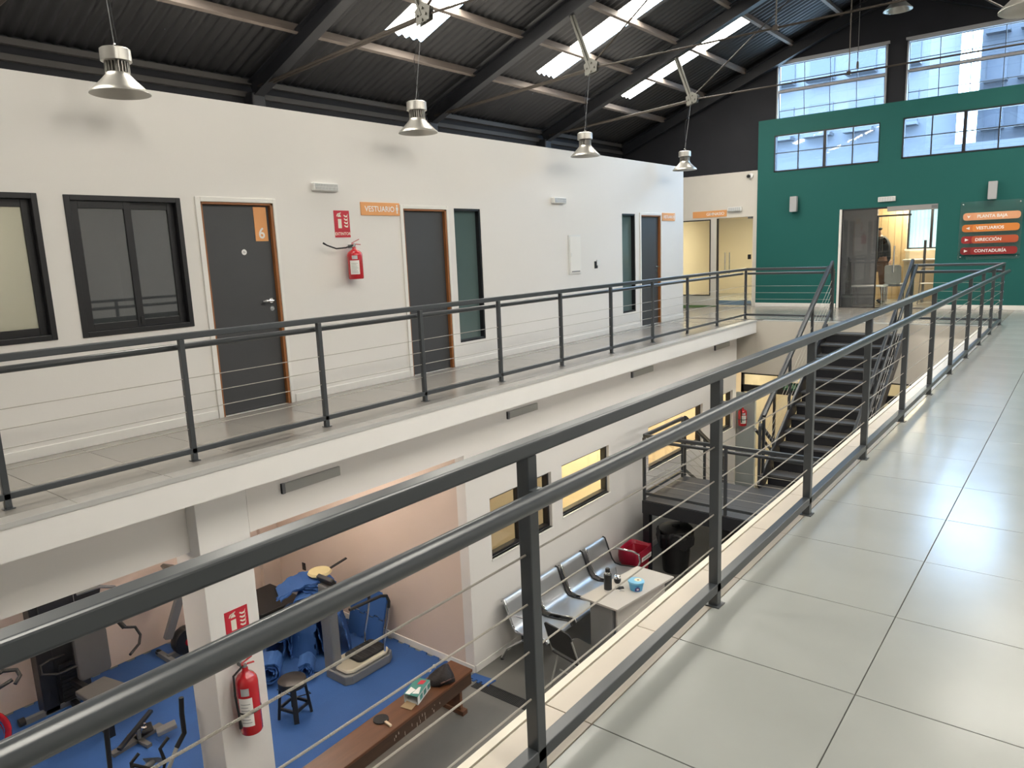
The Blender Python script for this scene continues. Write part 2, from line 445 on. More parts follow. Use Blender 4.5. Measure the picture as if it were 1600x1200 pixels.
six = MB().prism(rect(-0.145, 0, -0.34, 0), (Vector((WX - 0.038, 4.475, 2.045)), *FW(0, 0)[1:]), 0, 0.004).build('number_plate', ORANGE, d1l)
lettering('6', 0.15, (Vector((WX - 0.038, 4.475 - 0.072, 1.735)), *FW(0, 0)[1:]), 0.004, 0.0015, SIGNW, d1l, 'number', 'CENTER', 0.003)
MB().lathe([(0.028, 0), (0.028, 0.002)], (WX - 0.038, 4.185, 1.60), 20, (1, 0, 0)).build('round_sticker', SIGNW, d1l)
lettering('N', 0.03, (Vector((WX - 0.038, 4.185, 1.59)), *FW(0, 0)[1:]), 0.002, 0.001, GREYP, d1l, 'sticker_mark', 'CENTER')
door(2, D2, handle=False)
door(3, D3)

# ---- upstairs windows
def sliding(n, hole, panes, gm, depth=0.03):
    y0, y1, z0, z1 = hole
    s = struct('window_%d' % n, (WX, y0, z0))
    F_ = 0.045
    MB().box(WX - 0.10, WX + 0.012, y0, y0 + F_, z0, z1).box(WX - 0.10, WX + 0.012, y1 - F_, y1, z0, z1).box(WX - 0.10, WX + 0.012, y0 + F_, y1 - F_, z0, z0 + F_).box(WX - 0.10, WX + 0.012, y0 + F_, y1 - F_, z1 - F_, z1).build('outer_frame', BLACKFR, s, bevel=0.004)
    k = len(panes)
    for i, (a, c) in enumerate(panes):
        x = WX - 0.025 - 0.035 * (i % 2); w = 0.062
        sash = MB().box(x - 0.015, x + 0.015, a, a + w, z0 + F_, z1 - F_).box(x - 0.015, x + 0.015, c - w, c, z0 + F_, z1 - F_).box(x - 0.015, x + 0.015, a + w, c - w, z0 + F_, z0 + F_ + w).box(x - 0.015, x + 0.015, a + w, c - w, z1 - F_ - w, z1 - F_).build('sash', BLACKFR, s, bevel=0.003)
        B(x - 0.003, x + 0.003, a + w, c - w, z0 + F_ + w, z1 - F_ - w).build('pane', gm, sash)
    return s
sliding(1, W1, [(1.045, 1.70), (1.66, 2.335)], CREAMGL)
w2 = sliding(2, W2, [(2.617, 3.11), (3.06, 3.513)], GREYGL)
B(WX - 0.012, WX + 0.0, 3.075, 3.095, 1.0, 1.06).build('catch', BLACKP, w2)
for n, hole in ((3, W3), (4, W4)):
    y0, y1, z0, z1 = hole
    s = struct('window_%d' % n, (WX, y0, z0))
    MB().box(WX - 0.12, WX - 0.004, y0, y0 + 0.012, z0, z1).box(WX - 0.12, WX - 0.004, y1 - 0.03, y1, z0, z1).box(WX - 0.12, WX - 0.004, y0, y1, z0, z0 + 0.03).box(WX - 0.12, WX - 0.004, y0, y1, z1 - 0.03, z1).build('outer_frame', BLACKFR, s, bevel=0.003)
    B(WX - 0.075, WX - 0.069, y0 + 0.012, y1 - 0.03, z0 + 0.03, z1 - 0.03).build('pane', TEALGL, s)

# ---- lower wall, beam, column, gym
LW = [(6.205, 7.455, -2.095, -1.34), (7.70, 8.92, -2.04, -1.327), (10.13, 12.21, -2.046, -1.33), (13.075, 13.61, -2.07, -1.33)]
wall_holes(FW(0, 0, BX), 5.80, 13.78, LZ, -0.24, LW, 0.14).build('wall_lower', WHITE, kind='structure')
B(BX - 0.14, BX, 3.135, 5.80, -0.715, -0.24).build('beam', WHITE, kind='structure')
B(BX - 0.40, BX, 2.69, 3.135, LZ, -0.24).build('column', WHITE2, bevel=0.006, kind='structure')
B(BX - 0.30, BX - 0.15, YB, 2.69, -0.765, -0.24).build('beam.001', WHITE, kind='structure')
B(BX - 0.40, BX, -1.9, -1.45, LZ, -0.24).build('column.001', WHITE2, kind='structure')
B(BX, BX + 0.012, 5.81, 13.78, LZ, LZ + 0.09).build('baseboard_lower', TRIMW, bevel=0.004, kind='structure')
B(-9.17, BX - 0.14, 5.80, 5.90, LZ, -0.24).build('wall_gym_side', PINK, kind='structure')
B(-9.17, BX, 5.785, 5.80, LZ, LZ + 0.09).build('baseboard_gym', TRIMW, bevel=0.004, kind='structure')
B(-9.30, -9.17, YB, 13.9, LZ, -0.24).build('wall_gym_back', PINK, kind='structure')
B(-9.17, -9.10, 5.47, 5.62, LZ, -0.24).build('pilaster', PINK, kind='structure')
B(-9.3, BX, YB - 0.1, YB, LZ, -0.24).build('wall_gym_end', PINK, kind='structure')
# rooms behind the lower windows
for i, (y, m) in enumerate(((7.58, CREAM), (9.45, CREAM), (12.6, CREAM), (13.78, CREAM))):
    B(-9.17, BX - 0.14, y, y + 0.07, LZ, -0.24).build('wall_lower_partition' + ('' if i == 0 else '.%03d' % i), m, kind='structure')
B(-8.0, -7.9, 5.9, 7.58, LZ, -0.24).build('wall_lower_room', CREAM, kind='structure')
B(-7.4, -7.3, 7.65, 9.45, LZ, -0.24).build('wall_lower_room.001', CREAM, kind='structure')
B(-7.6, -7.5, 9.52, 12.6, LZ, -0.24).build('wall_lower_room.002', mat('peach_paint', (0.72, 0.50, 0.30), 0.6), kind='structure')
B(-7.0, -6.9, 12.67, 13.78, LZ, -0.24).build('wall_lower_room.003', CREAM, kind='structure')
for i, (x, y, p) in enumerate(((-6.6, 6.75, 14), (-6.4, 8.5, 50), (-6.5, 11.1, 62), (-6.2, 13.2, 30))):
    area_light('room_lamp_light', (x, y, -0.40), 0.5, p, LAMP_WARM)
    lb = B(x - 0.3, x + 0.3, y - 0.1, y + 0.1, -0.36, -0.24).build('ceiling_lamp', emis('warm_diffuser', (1.0, 0.84, 0.58), 4), bevel=0.01)
    tag(lb, ['warm ceiling lamp in the kitchenette behind the lower window by the gym wall', 'warm ceiling lamp in the washroom behind the lower window',
             'warm ceiling lamp in the peach room beside the stair landing', 'warm ceiling lamp in the small room by the stair foot'][i], 'lamp')
for n, hole in enumerate(LW):
    y0, y1, z0, z1 = hole
    s = struct('window_%d' % (5 + n), (BX, y0, z0))
    a = 0.035
    MB().box(BX - 0.13, BX - 0.045, y0, y0 + 0.012, z0, z1).box(BX - 0.13, BX - 0.045, y1 - a, y1, z0, z1).box(BX - 0.13, BX - 0.045, y0, y1, z0, z0 + a).box(BX - 0.13, BX - 0.045, y0, y1, z1 - a, z1).build('outer_frame', BLACKFR, s, bevel=0.003)
    if n == 0: B(BX - 0.12, BX - 0.06, 6.80, 6.86, z0 + a, z1 - a).build('mullion', BLACKFR, s)
    B(BX - 0.092, BX - 0.087, y0 + 0.012, y1 - a, z0 + a, z1 - a).build('pane', CLEAR, s)
    B(BX - 0.045, BX + 0.012, y0 - 0.01, y1 + 0.01, z0 - 0.02, z0).build('window_sill', TRIMW, s, bevel=0.003)

# ---- far beam and glazed partition under the far slab
MB().box(-5.06, -1.334, 14.014, 14.03, -1.045, -0.012).box(-9.3, XR, 14.03, 14.13, -1.045, -0.24).build('beam_far', BEIGE, kind='structure')
gp = struct('window_9', (-4.4, 14.05, LZ))
MB().box(-5.36, -1.4, 14.05, 14.11, -1.075, -1.045).box(-5.36, -1.4, 14.05, 14.11, -1.43, -1.29).box(-5.36, -5.31, 14.05, 14.11, LZ, -1.045).box(-4.72, -4.68, 14.05, 14.11, LZ, -1.29).box(-3.9, -3.86, 14.05, 14.11, LZ, -1.29).box(-2.9, -2.86, 14.05, 14.11, LZ, -1.045).box(-1.45, -1.4, 14.05, 14.11, LZ, -1.045).build('outer_frame', BLACKFR, gp)
for a, c, z0, z1 in ((-5.31, -4.72, LZ, -1.43), (-4.68, -3.9, LZ, -1.43), (-3.86, -2.9, LZ, -1.43), (-2.86, -1.45, LZ, -1.43), (-5.31, -2.9, -1.29, -1.075), (-2.86, -1.45, -1.29, -1.075)):
    B(a, c, 14.075, 14.082, z0, z1).build('pane', CLEAR, gp)
B(-9.3, XR, 16.6, 16.7, LZ, -0.24).build('wall_lower_far', CREAM, kind='structure')
B(-1.3, -1.2, 14.13, 16.6, LZ, -0.24).build('wall_lower_far_side', CREAM, kind='structure')
B(-5.6, -5.5, 14.13, 16.6, LZ, -0.24).build('wall_lower_far_side.001', CREAM, kind='structure')
B(-9.17, BX - 0.14, 13.9, 14.03, LZ, -0.24).build('wall_lower_corner', WHITE, kind='structure')
area_light('lobby_lamp_light', (-4.2, 15.4, -0.42), 0.6, 48, LAMP_WARM)
lb = B(-4.6, -3.8, 15.3, 15.5, -0.36, -0.24).build('ceiling_lamp', MATS['warm_diffuser'], bevel=0.01); tag(lb, 'warm ceiling lamp in the lobby behind the lower glass partition', 'lamp')

# ---- right and rear shell
B(XR, XR + 0.15, YB, 17.2, LZ, 4.2).build('wall_right', WHITE, kind='structure')
wall_holes((Vector((0, YB, 0)), Vector((-1, 0, 0)), Vector((0, 0, 1)), Vector((0, 1, 0))), -XR, 9.75, LZ, 6.6, [], 0.15).build('wall_back', WHITE, kind='structure')
B(-9.9, -9.75, YB, 17.2, LZ, 4.1).build('wall_left_outer', DARKWALL, kind='structure')

# ---- green wall and the wall beside it
GD = (-4.40, -2.55, 0, 2.10)
GW1, GW2 = (-5.835, -3.685, 3.012, 3.80), (-3.258, -1.10, 3.035, 3.825)
wall_holes(FG(0, 0), -6.2, XR, 0, 4.157, [GD, GW1, GW2], 0.06).build('wall_far', GREEN, kind='structure')
CD, CW = (-7.19, -6.30, 0, 2.075), (-8.9, -7.325, 0.245, 2.065)
wall_holes(FG(0, 0, GY + 0.03), -9.7, -6.2, 0, 3.10, [CD, CW], 0.03).build('wall_far_left', mat('pale_beige_paint', (0.64, 0.60, 0.54), 0.6, var=0.02), kind='structure')
UW1, UW2 = (-5.815, -3.61, 4.09, 5.30), (-3.255, -1.05, 4.09, 5.30)
gb = wall_holes(FG(0, 0, 17.12), -9.75, XR, 0, 5.40, [GD, GW1, GW2, CD, CW, UW1, UW2], 0.14)
xa = (5.40 - SB) / SK
gb.prism([(xa, 5.40), (2 * RX - xa, 5.40), (RX, roofz(RX))], FG(0, 0, 17.12), -0.14, 0)
gb.build('wall_gable', DARKWALL, kind='structure')
# steel-framed hopper windows high in the gable
STEELFR = mat('pale_steel_frame', (0.34, 0.34, 0.35), 0.45, var=0.05)
MUNT = mat('dark_muntin', (0.045, 0.047, 0.055), 0.45)
def hopper(n, u):
    u0, u1, v0, v1 = u
    s = struct('window_%d' % n, (u0, 17.12, v0))
    e = 0.03
    MB().box(u0, u0 + e, 17.07, 17.24, v0, v1).box(u1 - e, u1, 17.07, 17.24, v0, v1).box(u0, u1, 17.07, 17.24, v1 - e, v1).box(u0, u1, 17.09, 17.20, 4.70, 4.745).build('outer_frame', STEELFR, s)
    B(u0 - 0.03, u1 + 0.03, 17.06, 17.12, v1, v1 + 0.05).build('head_ledge', STEELFR, s)
    for zt, zb in ((5.255, 4.755), (4.69, 4.10)):
        tilt = math.radians(9)
        sash = MB(); h = zt - zb
        P = lambda x, k: (x, 17.15 + math.sin(tilt) * (h - k) * 0.9 - 0.04, zb + k * math.cos(tilt) + h * (1 - math.cos(tilt)))
        a, c = u0 + e + 0.012, u1 - e - 0.012
        for x in [a + (c - a) * i / 4 for i in range(5)]: sash.bar(P(x, 0), P(x, h), 0.014, 0.02, up=(0, 1, 0))
        for k in (0, h * 0.36, h): sash.bar(P(a, k), P(c, k), 0.02, 0.014 if k else 0.02)
        so = sash.build('sash', MUNT, s)
        for i in range(4):
            for k0, k1 in ((0, h * 0.36), (h * 0.36, h)):
                xa_, xb_ = a + (c - a) * i / 4 + 0.006, a + (c - a) * (i + 1) / 4 - 0.006
                MB().add([P(xa_, k0 + 0.007), P(xb_, k0 + 0.007), P(xb_, k1 - 0.007), P(xa_, k1 - 0.007)], [(0, 1, 2, 3)]).build('pane', FILM, so)
    return s
hopper(10, UW1); hopper(11, UW2)
def strip_window(n, u, fixed_mid):
    u0, u1, v0, v1 = u
    s = struct('window_%d' % n, (u0, GY, v0))
    e = 0.028
    xs = [u0, u0 + (u1 - u0) * 0.24, u0 + (u1 - u0) * 0.5, u0 + (u1 - u0) * 0.76, u1]
    fr_ = MB().box(u0, u0 + e, GY - 0.012, GY + 0.10, v0, v1).box(u1 - e * 0.5, u1, GY - 0.012, GY + 0.10, v0, v1).box(u0, u1, GY - 0.012, GY + 0.10, v0, v0 + e).box(u0, u1, GY - 0.012, GY + 0.10, v1 - e, v1)
    fr_.box(xs[2] - 0.03, xs[2] + 0.03, GY - 0.005, GY + 0.08, v0, v1)
    fr_.build('outer_frame', BLACKFR, s)
    zc = (v0 + v1) / 2 + 0.01
    mu = MB().box(xs[1] - 0.012, xs[1] + 0.012, GY + 0.02, GY + 0.06, v0, v1).box(xs[3] - 0.012, xs[3] + 0.012, GY + 0.02, GY + 0.06, v0, v1).box(u0, u1, GY + 0.02, GY + 0.06, zc - 0.01, zc + 0.01)
    mu.build('muntins', BLACKFR, s)
    for i in range(4):
        for z0, z1 in ((v0 + e, zc - 0.01), (zc + 0.01, v1 - e)):
            B(xs[i] + 0.013, xs[i + 1] - 0.013, GY + 0.038, GY + 0.042, z0, z1).build('pane', FILM, s)
strip_window(12, GW1, 0); strip_window(13, GW2, 0)

# sampling portals in the four daylight openings (they give no light of their own)
for u in (UW1, UW2, GW1, GW2):
    pl_ = area_light('daylight_portal', ((u[0] + u[1]) / 2, 17.32, (u[2] + u[3]) / 2), u[1] - u[0] + 0.2, 1.0, (1, 1, 1), (-PI / 2, 0, 0), u[3] - u[2] + 0.25)
    pl_.data.cycles.is_portal = True
# ---- roof
def sheet(y0, y1, x0, x1, per=0.152, amp=0.02, mirror=False, lift=0.0):
    b = MB(); n = max(2, int(round((y1 - y0) / per * 6)))
    for i in range(n + 1):
        y = y0 + (y1 - y0) * i / n
        w = amp * math.sin(2 * PI * y / per) + lift
        for x in (x0, x1):
            X = 2 * RX - x if mirror else x
            b.v.append((X, y, SK * x + SB + w))
    for i in range(n): b.f.append((2 * i, 2 * i + 1, 2 * i + 3, 2 * i + 2))
    return b
SKYL = [(0.9, 1.6), (4.25, 4.95), (7.76, 8.50), (11.40, 12.05), (14.19, 14.87)]
SX0, SX1 = -8.25, -5.57
for side, mir in (('left', False), ('right', True)):
    rf = MB(); y = YB
    for a, c in SKYL + [(17.3, 17.3)]:
        q = sheet(y, a, -9.95, RX, mirror=mir); rf.add(q.v, q.f)
        if c > a:
            for xa_, xb_ in ((-9.95, SX0), (SX1, RX)):
                q = sheet(a, c, xa_, xb_, mirror=mir); rf.add(q.v, q.f)
        y = c
    ro = rf.build('ceiling_' + side, ROOFM, kind='structure', smooth=60)
    for a, c in SKYL:
        for xa_, xb_ in ((SX0, -6.9), (-6.93, SX1)):
            sheet(a + 0.001, c - 0.001, xa_, xb_, mirror=mir, lift=0.004).build('skylight_sheet', SKYSHEET, ro, smooth=60)
    # purlins
    for x in (-8.535, -7.50, -6.545, -5.52, -4.53, -3.62):
        X = 2 * RX - x if mir else x; z = SK * x + SB
        t = Vector((1, 0, -SK if mir else SK)).normalized()
        nrm = Vector((-t.z, 0, t.x)) if t.x > 0 else Vector((t.z, 0, -t.x))
        p0 = Vector((X, YB, z)) - nrm * 0.085
        MB().bar(p0, p0 + Vector((0, 17.1 - YB, 0)), 0.055, 0.12, up=nrm).build('purlin', PURLM, ro)
    for dx, dz, w in ((0.06, -0.12, 0.07), (0.02, -0.27, 0.07)):
        x = -9.73 + dx; X = 2 * RX - x if mir else x
        B(X - 0.04, X + 0.04, YB, 17.1, SK * x + SB + dz - w / 2, SK * x + SB + dz + w / 2).build('eave_channel', mat('dusty_dark_steel', (0.05, 0.047, 0.045), 0.6), ro)
B(RX - 0.15, RX + 0.15, YB, 17.3, roofz(RX) - 0.03, roofz(RX) + 0.1).build('ridge_cap', ROOFM, kind='structure')
NX, NZ = -6.2, 4.164
TRY = [-0.65, 2.89, 6.43, 9.98, 13.52, 16.98]
tn = Vector((-SK, 0, 1)).normalized()
for k, y in enumerate(TRY):
    last = k == len(TRY) - 1
    t = thing('roof_truss', ['black steel roof truss with thin tie rods nearest the rear wall', 'black steel roof truss above the white wall near the windows',
              'black steel roof truss crossing above the first changing room door', 'black steel roof truss in the middle with a hanging lamp below',
              'black steel roof truss next to the dark gable wall', 'black steel rafter lying flat against the dark gable wall'][k], 'roof truss', (RX, y, roofz(RX)))
    for sg in (1, -1):
        mx_ = lambda x: RX + (x - RX) * sg
        e0 = Vector((-9.72, y, SK * -9.72 + SB)) - tn * 0.24; e1 = Vector((RX, y, roofz(RX))) - tn * 0.24 + Vector((0.1, 0, 0.04))
        q0 = Vector((mx_(e0.x), y, e0.z)); q1 = Vector((mx_(e1.x), y, e1.z))
        u = Vector((tn.x * sg, 0, tn.z))
        MB().bar(q0 + u * 0.11, q1 + u * 0.11, 0.16, 0.02, up=u).bar(q0 - u * 0.11, q1 - u * 0.11, 0.16, 0.02, up=u).bar(q0, q1, 0.03, 0.21, up=u).build('rafter', RAFTM, t)
        if last: continue
        nd = Vector((mx_(NX), y, NZ))
        sx = nd + u * 0.90
        MB().bar(nd, sx, 0.085, 0.02, up=(0, 1, 0)).bar(nd, sx, 0.02, 0.085, up=(0, 1, 0)).build('strut', NODEM, t)
        g = MB()
        for dy in (-0.03, 0.03):
            g.prism([(-0.10 * sg, 0.06), (-0.08 * sg, -0.10), (0.12 * sg, -0.06), (0.14 * sg, 0.07), (0.02 * sg, 0.14)], (nd + Vector((0, dy, 0)), Vector((1, 0, 0)), Vector((0, 0, 1)), Vector((0, -1, 0))), -0.005, 0.005)
        for px_, pz in ((-0.05, 0), (0.08, 0.0), (0.03, 0.07), (0.02, -0.05)):
            g.tube([nd + Vector((px_ * sg, -0.055, pz)), nd + Vector((px_ * sg, 0.055, pz))], 0.014, 8)
        g.build('gusset_plate', NODEM, t)
        ev = Vector((mx_(-9.45), y, 3.93))
        for dy in (-0.035, 0.035):
            MB().tube([ev + Vector((0, dy, 0)), nd + Vector((-0.08 * sg, dy, -0.02))], 0.016, 8).build('tie_rod', RODM, t)
        MB().tube([nd + Vector((0.06 * sg, 0, 0.08)), Vector((RX - 0.08 * sg, y, roofz(RX) - 0.35))], 0.013, 8).build('tie_rod', RODM, t)
        if y < 17 :
            B(mx_(-9.75) if sg > 0 else mx_(-9.50), mx_(-9.50) if sg > 0 else mx_(-9.75), y - 0.11, y + 0.11, 3.30, 3.86).build('corbel', RAFTM, t, bevel=0.03)
    if not last:
        MB().tube([(NX + 0.1, y, NZ), (2 * RX - NX - 0.1, y, NZ)], 0.014, 8).build('tie_rod', RODM, t)
        MB().tube([(RX, y, NZ), (RX, y, roofz(RX) - 0.3)], 0.009, 8).build('hanger_rod', RODM, t)
        B(RX - 0.03, RX + 0.03, y - 0.03, y + 0.03, NZ - 0.03, NZ + 0.03).build('clamp', RODM, t)
# ================================================================== RAILINGS
PY = [1.487 + 1.2635 * k for k in range(-3, 10)] + [14.25]
def post(parent, x, y, z0, z1, base=True, w=0.04):
    p = B(x - w / 2, x + w / 2, y - w / 2, y + w / 2, z0, z1).build('post', RAILM, parent, bevel=0.003)
    if base: B(x - w / 2 - 0.012, x + w / 2 + 0.012, y - w / 2 - 0.012, y + w / 2 + 0.012, z0, z0 + 0.005).build('base_plate', RAILM, p)
    return p
def guard(name, label, x, hs, ztop, zh, x_to, ycorner, cz, rh=0.05, tr=0.0245, m=None):
    """railing along y at x with a return along x at ycorner; hs = side of the round handrail"""
    t = thing(name, label, 'railing', (x, 7.0, 0))
    MB().box(x - 0.024, x + 0.024, YB + 0.2, ycorner + 0.024, ztop - rh, ztop).build('top_rail', RAILM, t, bevel=0.007, seg=3)
    e = 0.05 if hs > 0 else -0.03
    MB().tube([(x + hs * 0.075, YB + 0.2, zh), (x + hs * 0.075, ycorner + e, zh)], tr, 20).build('handrail', RAILM, t, smooth=40)
    MB().box(x - 0.02, x + 0.02, YB + 0.2, ycorner, 0.062, 0.102).build('bottom_rail', RAILM, t, bevel=0.003)
    for y in PY:
        z0 = 0.0
        p = post(t, x, y, z0, ztop - rh)
        MB().box(min(x + hs * 0.02, x + hs * 0.075), max(x + hs * 0.02, x + hs * 0.075), y - 0.02, y + 0.02, zh - 0.006, zh + 0.006).build('handrail_bracket', RAILM, p)
    for z in cz:
        MB().tube([(x, YB + 0.2, z), (x, 14.25, z)], 0.0032, 6).build('cable', CABLEM, t, smooth=60)
    # return run
    d_ = 1 if x_to > x else -1
    MB().box(min(x, x_to), max(x, x_to), ycorner - 0.024, ycorner + 0.024, ztop - rh, ztop).build('top_rail', RAILM, t, bevel=0.007)
    MB().tube([(x, ycorner + 0.075, zh), (x_to, ycorner + 0.075, zh)], tr, 16).build('handrail', RAILM, t, smooth=40)
    MB().box(min(x, x_to), max(x, x_to), ycorner - 0.02, ycorner + 0.02, 0.062, 0.102).build('bottom_rail', RAILM, t, bevel=0.003)
    p = post(t, x_to, ycorner, 0, ztop - rh)
    B(x_to - 0.02, x_to + 0.02, ycorner + 0.02, ycorner + 0.075, zh - 0.006, zh + 0.006).build('handrail_bracket', RAILM, p)
    for z in cz:
        MB().tube([(x, ycorner, z), (x_to, ycorner, z)], 0.0032, 6).build('cable', CABLEM, t, smooth=60)
    for z in cz:
        for hx in (x - 0.022, x + 0.022):
            MB().lathe([(0.009, 0), (0.009, 0.006), (0.0, 0.009)], (hx - 0.0, 14.25, z), 8, (1 if hx > x else -1, 0, 0)).build('cable_end', CHROME, t)
    return t
guard('guard_railing', 'dark steel guard railing with round handrail and cables along the near walkway', -1.148, 1, 1.008, 0.871, -2.45, 14.28, (0.69, 0.546, 0.404, 0.26), 0.042)
guard('guard_railing', 'dark steel guard railing with round handrail along the walkway by the white wall', -5.375, -1, 0.995, 0.885, -3.75, 14.28, (0.645, 0.515, 0.39, 0.255))

# ================================================================== STAIRCASE
SXL, SXR, SY0, SG, SR = -3.72, -2.49, 14.03, 0.2635, 0.16875
LDZ = -13 * SR
st = thing('staircase', 'black steel staircase with landing and two flights rising to the far walkway', 'staircase', (-3.1, 10.6, LZ))
for k in range(1, 13):
    yn = SY0 - k * SG
    B(SXL, SXR, yn - 0.02, yn + SG + 0.0, -k * SR - 0.035, -k * SR).build('tread', TREADM, st, bevel=0.004)
for k in range(0, 13):
    yn = SY0 - k * SG
    B(SXL + 0.02, SXR - 0.02, yn - 0.004, yn, -(k + 1) * SR + 0.001, -k * SR - 0.036 if k else -0.036).build('riser', STAIRM, st)
slope = Vector((0, SG, SR)).normalized(); su = Vector((0, -SR, SG)).normalized()
top = Vector((0, SY0 - 0.02, -0.18)); bot = Vector((0, SY0 - 13 * SG + 0.02, -13 * SR + 0.03))
for x in (SXL - 0.025, SXR + 0.025):
    MB().bar(bot + Vector((x, 0, -0.04)), top + Vector((x, 0, 0.06)), 0.03, 0.22, up=su).build('stringer', STAIRM, st)
LX0, LX1, LY0, LY1 = -4.985, -2.42, 9.24, 10.605
MB().box(LX0, LX1, LY0, LY1, LDZ - 0.012, LDZ).box(SXL - 0.03, LX1, LY1, SY0 - 12 * SG + 0.02, LDZ - 0.012, LDZ).build('landing_deck', TREADM, st)
for yy in (9.70, 10.15):
    B(LX0, LX1, yy - 0.0015, yy + 0.0015, LDZ, LDZ + 0.0012).build('deck_seam', STAIRM, st)
B(LX0, LX1, LY0 - 0.02, LY0 + 0.04, LDZ - 0.20, LDZ - 0.012).build('landing_beam', STAIRM, st)
B(LX0 - 0.01, LX0 + 0.05, LY0, LY1, LDZ - 0.20, LDZ - 0.012).build('landing_beam', STAIRM, st)
B(LX1 - 0.05, LX1 + 0.01, LY0, LY1, LDZ - 0.20, LDZ - 0.012).build('landing_beam', STAIRM, st)
B(LX0, LX1, LY1 - 0.05, LY1, LDZ - 0.20, LDZ - 0.012).build('landing_beam', STAIRM, st)
for x, y in ((LX0 + 0.05, LY0 + 0.05), (LX1 - 0.06, LY0 + 0.05), (LX0 + 0.05, LY1 - 0.06), (LX1 - 0.06, LY1 - 0.06)):
    B(x - 0.05, x + 0.05, y - 0.05, y + 0.05, LZ, LDZ - 0.2).build('landing_leg', STAIRM, st)
# lower flight, turning back
LFX0, LFX1 = -4.93, -3.80
for k in range(1, 7):
    y = LY1 + (k - 1) * SG
    B(LFX0, LFX1, y - 0.0, y + SG + 0.02, LDZ - k * SR - 0.035, LDZ - k * SR).build('tread', TREADM, st, bevel=0.004)
    B(LFX0 + 0.01, LFX1 - 0.01, y - 0.004, y, LDZ - k * SR, LDZ - (k - 1) * SR - 0.04).build('riser', STAIRM, st)
B(LFX0 + 0.01, LFX1 - 0.01, LY1 + 6 * SG - 0.004, LY1 + 6 * SG, LZ + 0.002, LDZ - 6 * SR - 0.04).build('riser', STAIRM, st)
for x in (LFX0 - 0.02, LFX1 + 0.02):
    MB().bar((x, LY1, LDZ - 0.12), (x, LY1 + 6.5 * SG, LZ + 0.11), 0.03, 0.2, up=(0, SR, SG)).build('stringer', STAIRM, st)
def run(a, b, posts, zc=(0.64, 0.51, 0.385, 0.26), hs=None, rise=1.0):
    """railing section between base points a and b (walking line)"""
    a = Vector(a); b = Vector(b); Zv = Vector((0, 0, 1))
    MB().bar(a + Zv * (rise - 0.025), b + Zv * (rise - 0.025), 0.045, 0.05).build('top_rail', RAIL_BACKLIT, st, bevel=0.006)
    sd = (b - a).normalized().cross(Zv).normalized() * (hs or 0.0)
    MB().tube([a + sd + Zv * (rise - 0.115), b + sd + Zv * (rise - 0.115)], 0.0235, 14).build('handrail', RAIL_BACKLIT, st, smooth=40)
    MB().bar(a + Zv * 0.10, b + Zv * 0.10, 0.035, 0.04).build('bottom_rail', RAIL_BACKLIT, st, bevel=0.003)
    for q in zc: MB().tube([a + Zv * q, b + Zv * q], 0.003, 6).build('cable', CABLEM, st, smooth=60)
    for s_ in posts:
        p = a.lerp(b, s_); MB().bar(p, p + Zv * (rise - 0.05), 0.04, 0.04).build('post', RAIL_BACKLIT, st, bevel=0.003)
slo = lambda x, y: (x, y, -(SY0 - y) / SG * SR)
run(slo(-3.75, 14.20), slo(-3.75, 10.78), (0.0, 0.33, 0.66, 1.0), hs=0.07)
run(slo(-2.45, 14.20), slo(-2.45, 10.62), (0.0, 0.33, 0.66, 1.0), hs=-0.07)
run((LX0 + 0.02, LY0 + 0.02, LDZ), (LX0 + 0.02, LY1 - 0.06, LDZ), (0.0, 1.0), hs=0.07)
run((LX0 + 0.02, LY0 + 0.02, LDZ), (LX1 - 0.02, LY0 + 0.02, LDZ), (0.49, 1.0), hs=-0.07)
run((LX1 - 0.02, LY0 + 0.02, LDZ), (LX1 - 0.02, LY1 - 0.02, LDZ), (1.0,), hs=-0.07)
run((LX0 + 0.02, LY1 + 0.02, LDZ), (LX0 + 0.02, LY1 + 6 * SG, LDZ - 6 * SR), (0.0, 0.5, 1.0), hs=0.07)
run((LFX1 + 0.02, LY1 + 0.10, LDZ), (LFX1 + 0.02, LY1 + 6 * SG, LDZ - 6 * SR), (0.0, 0.5, 1.0), hs=-0.07)

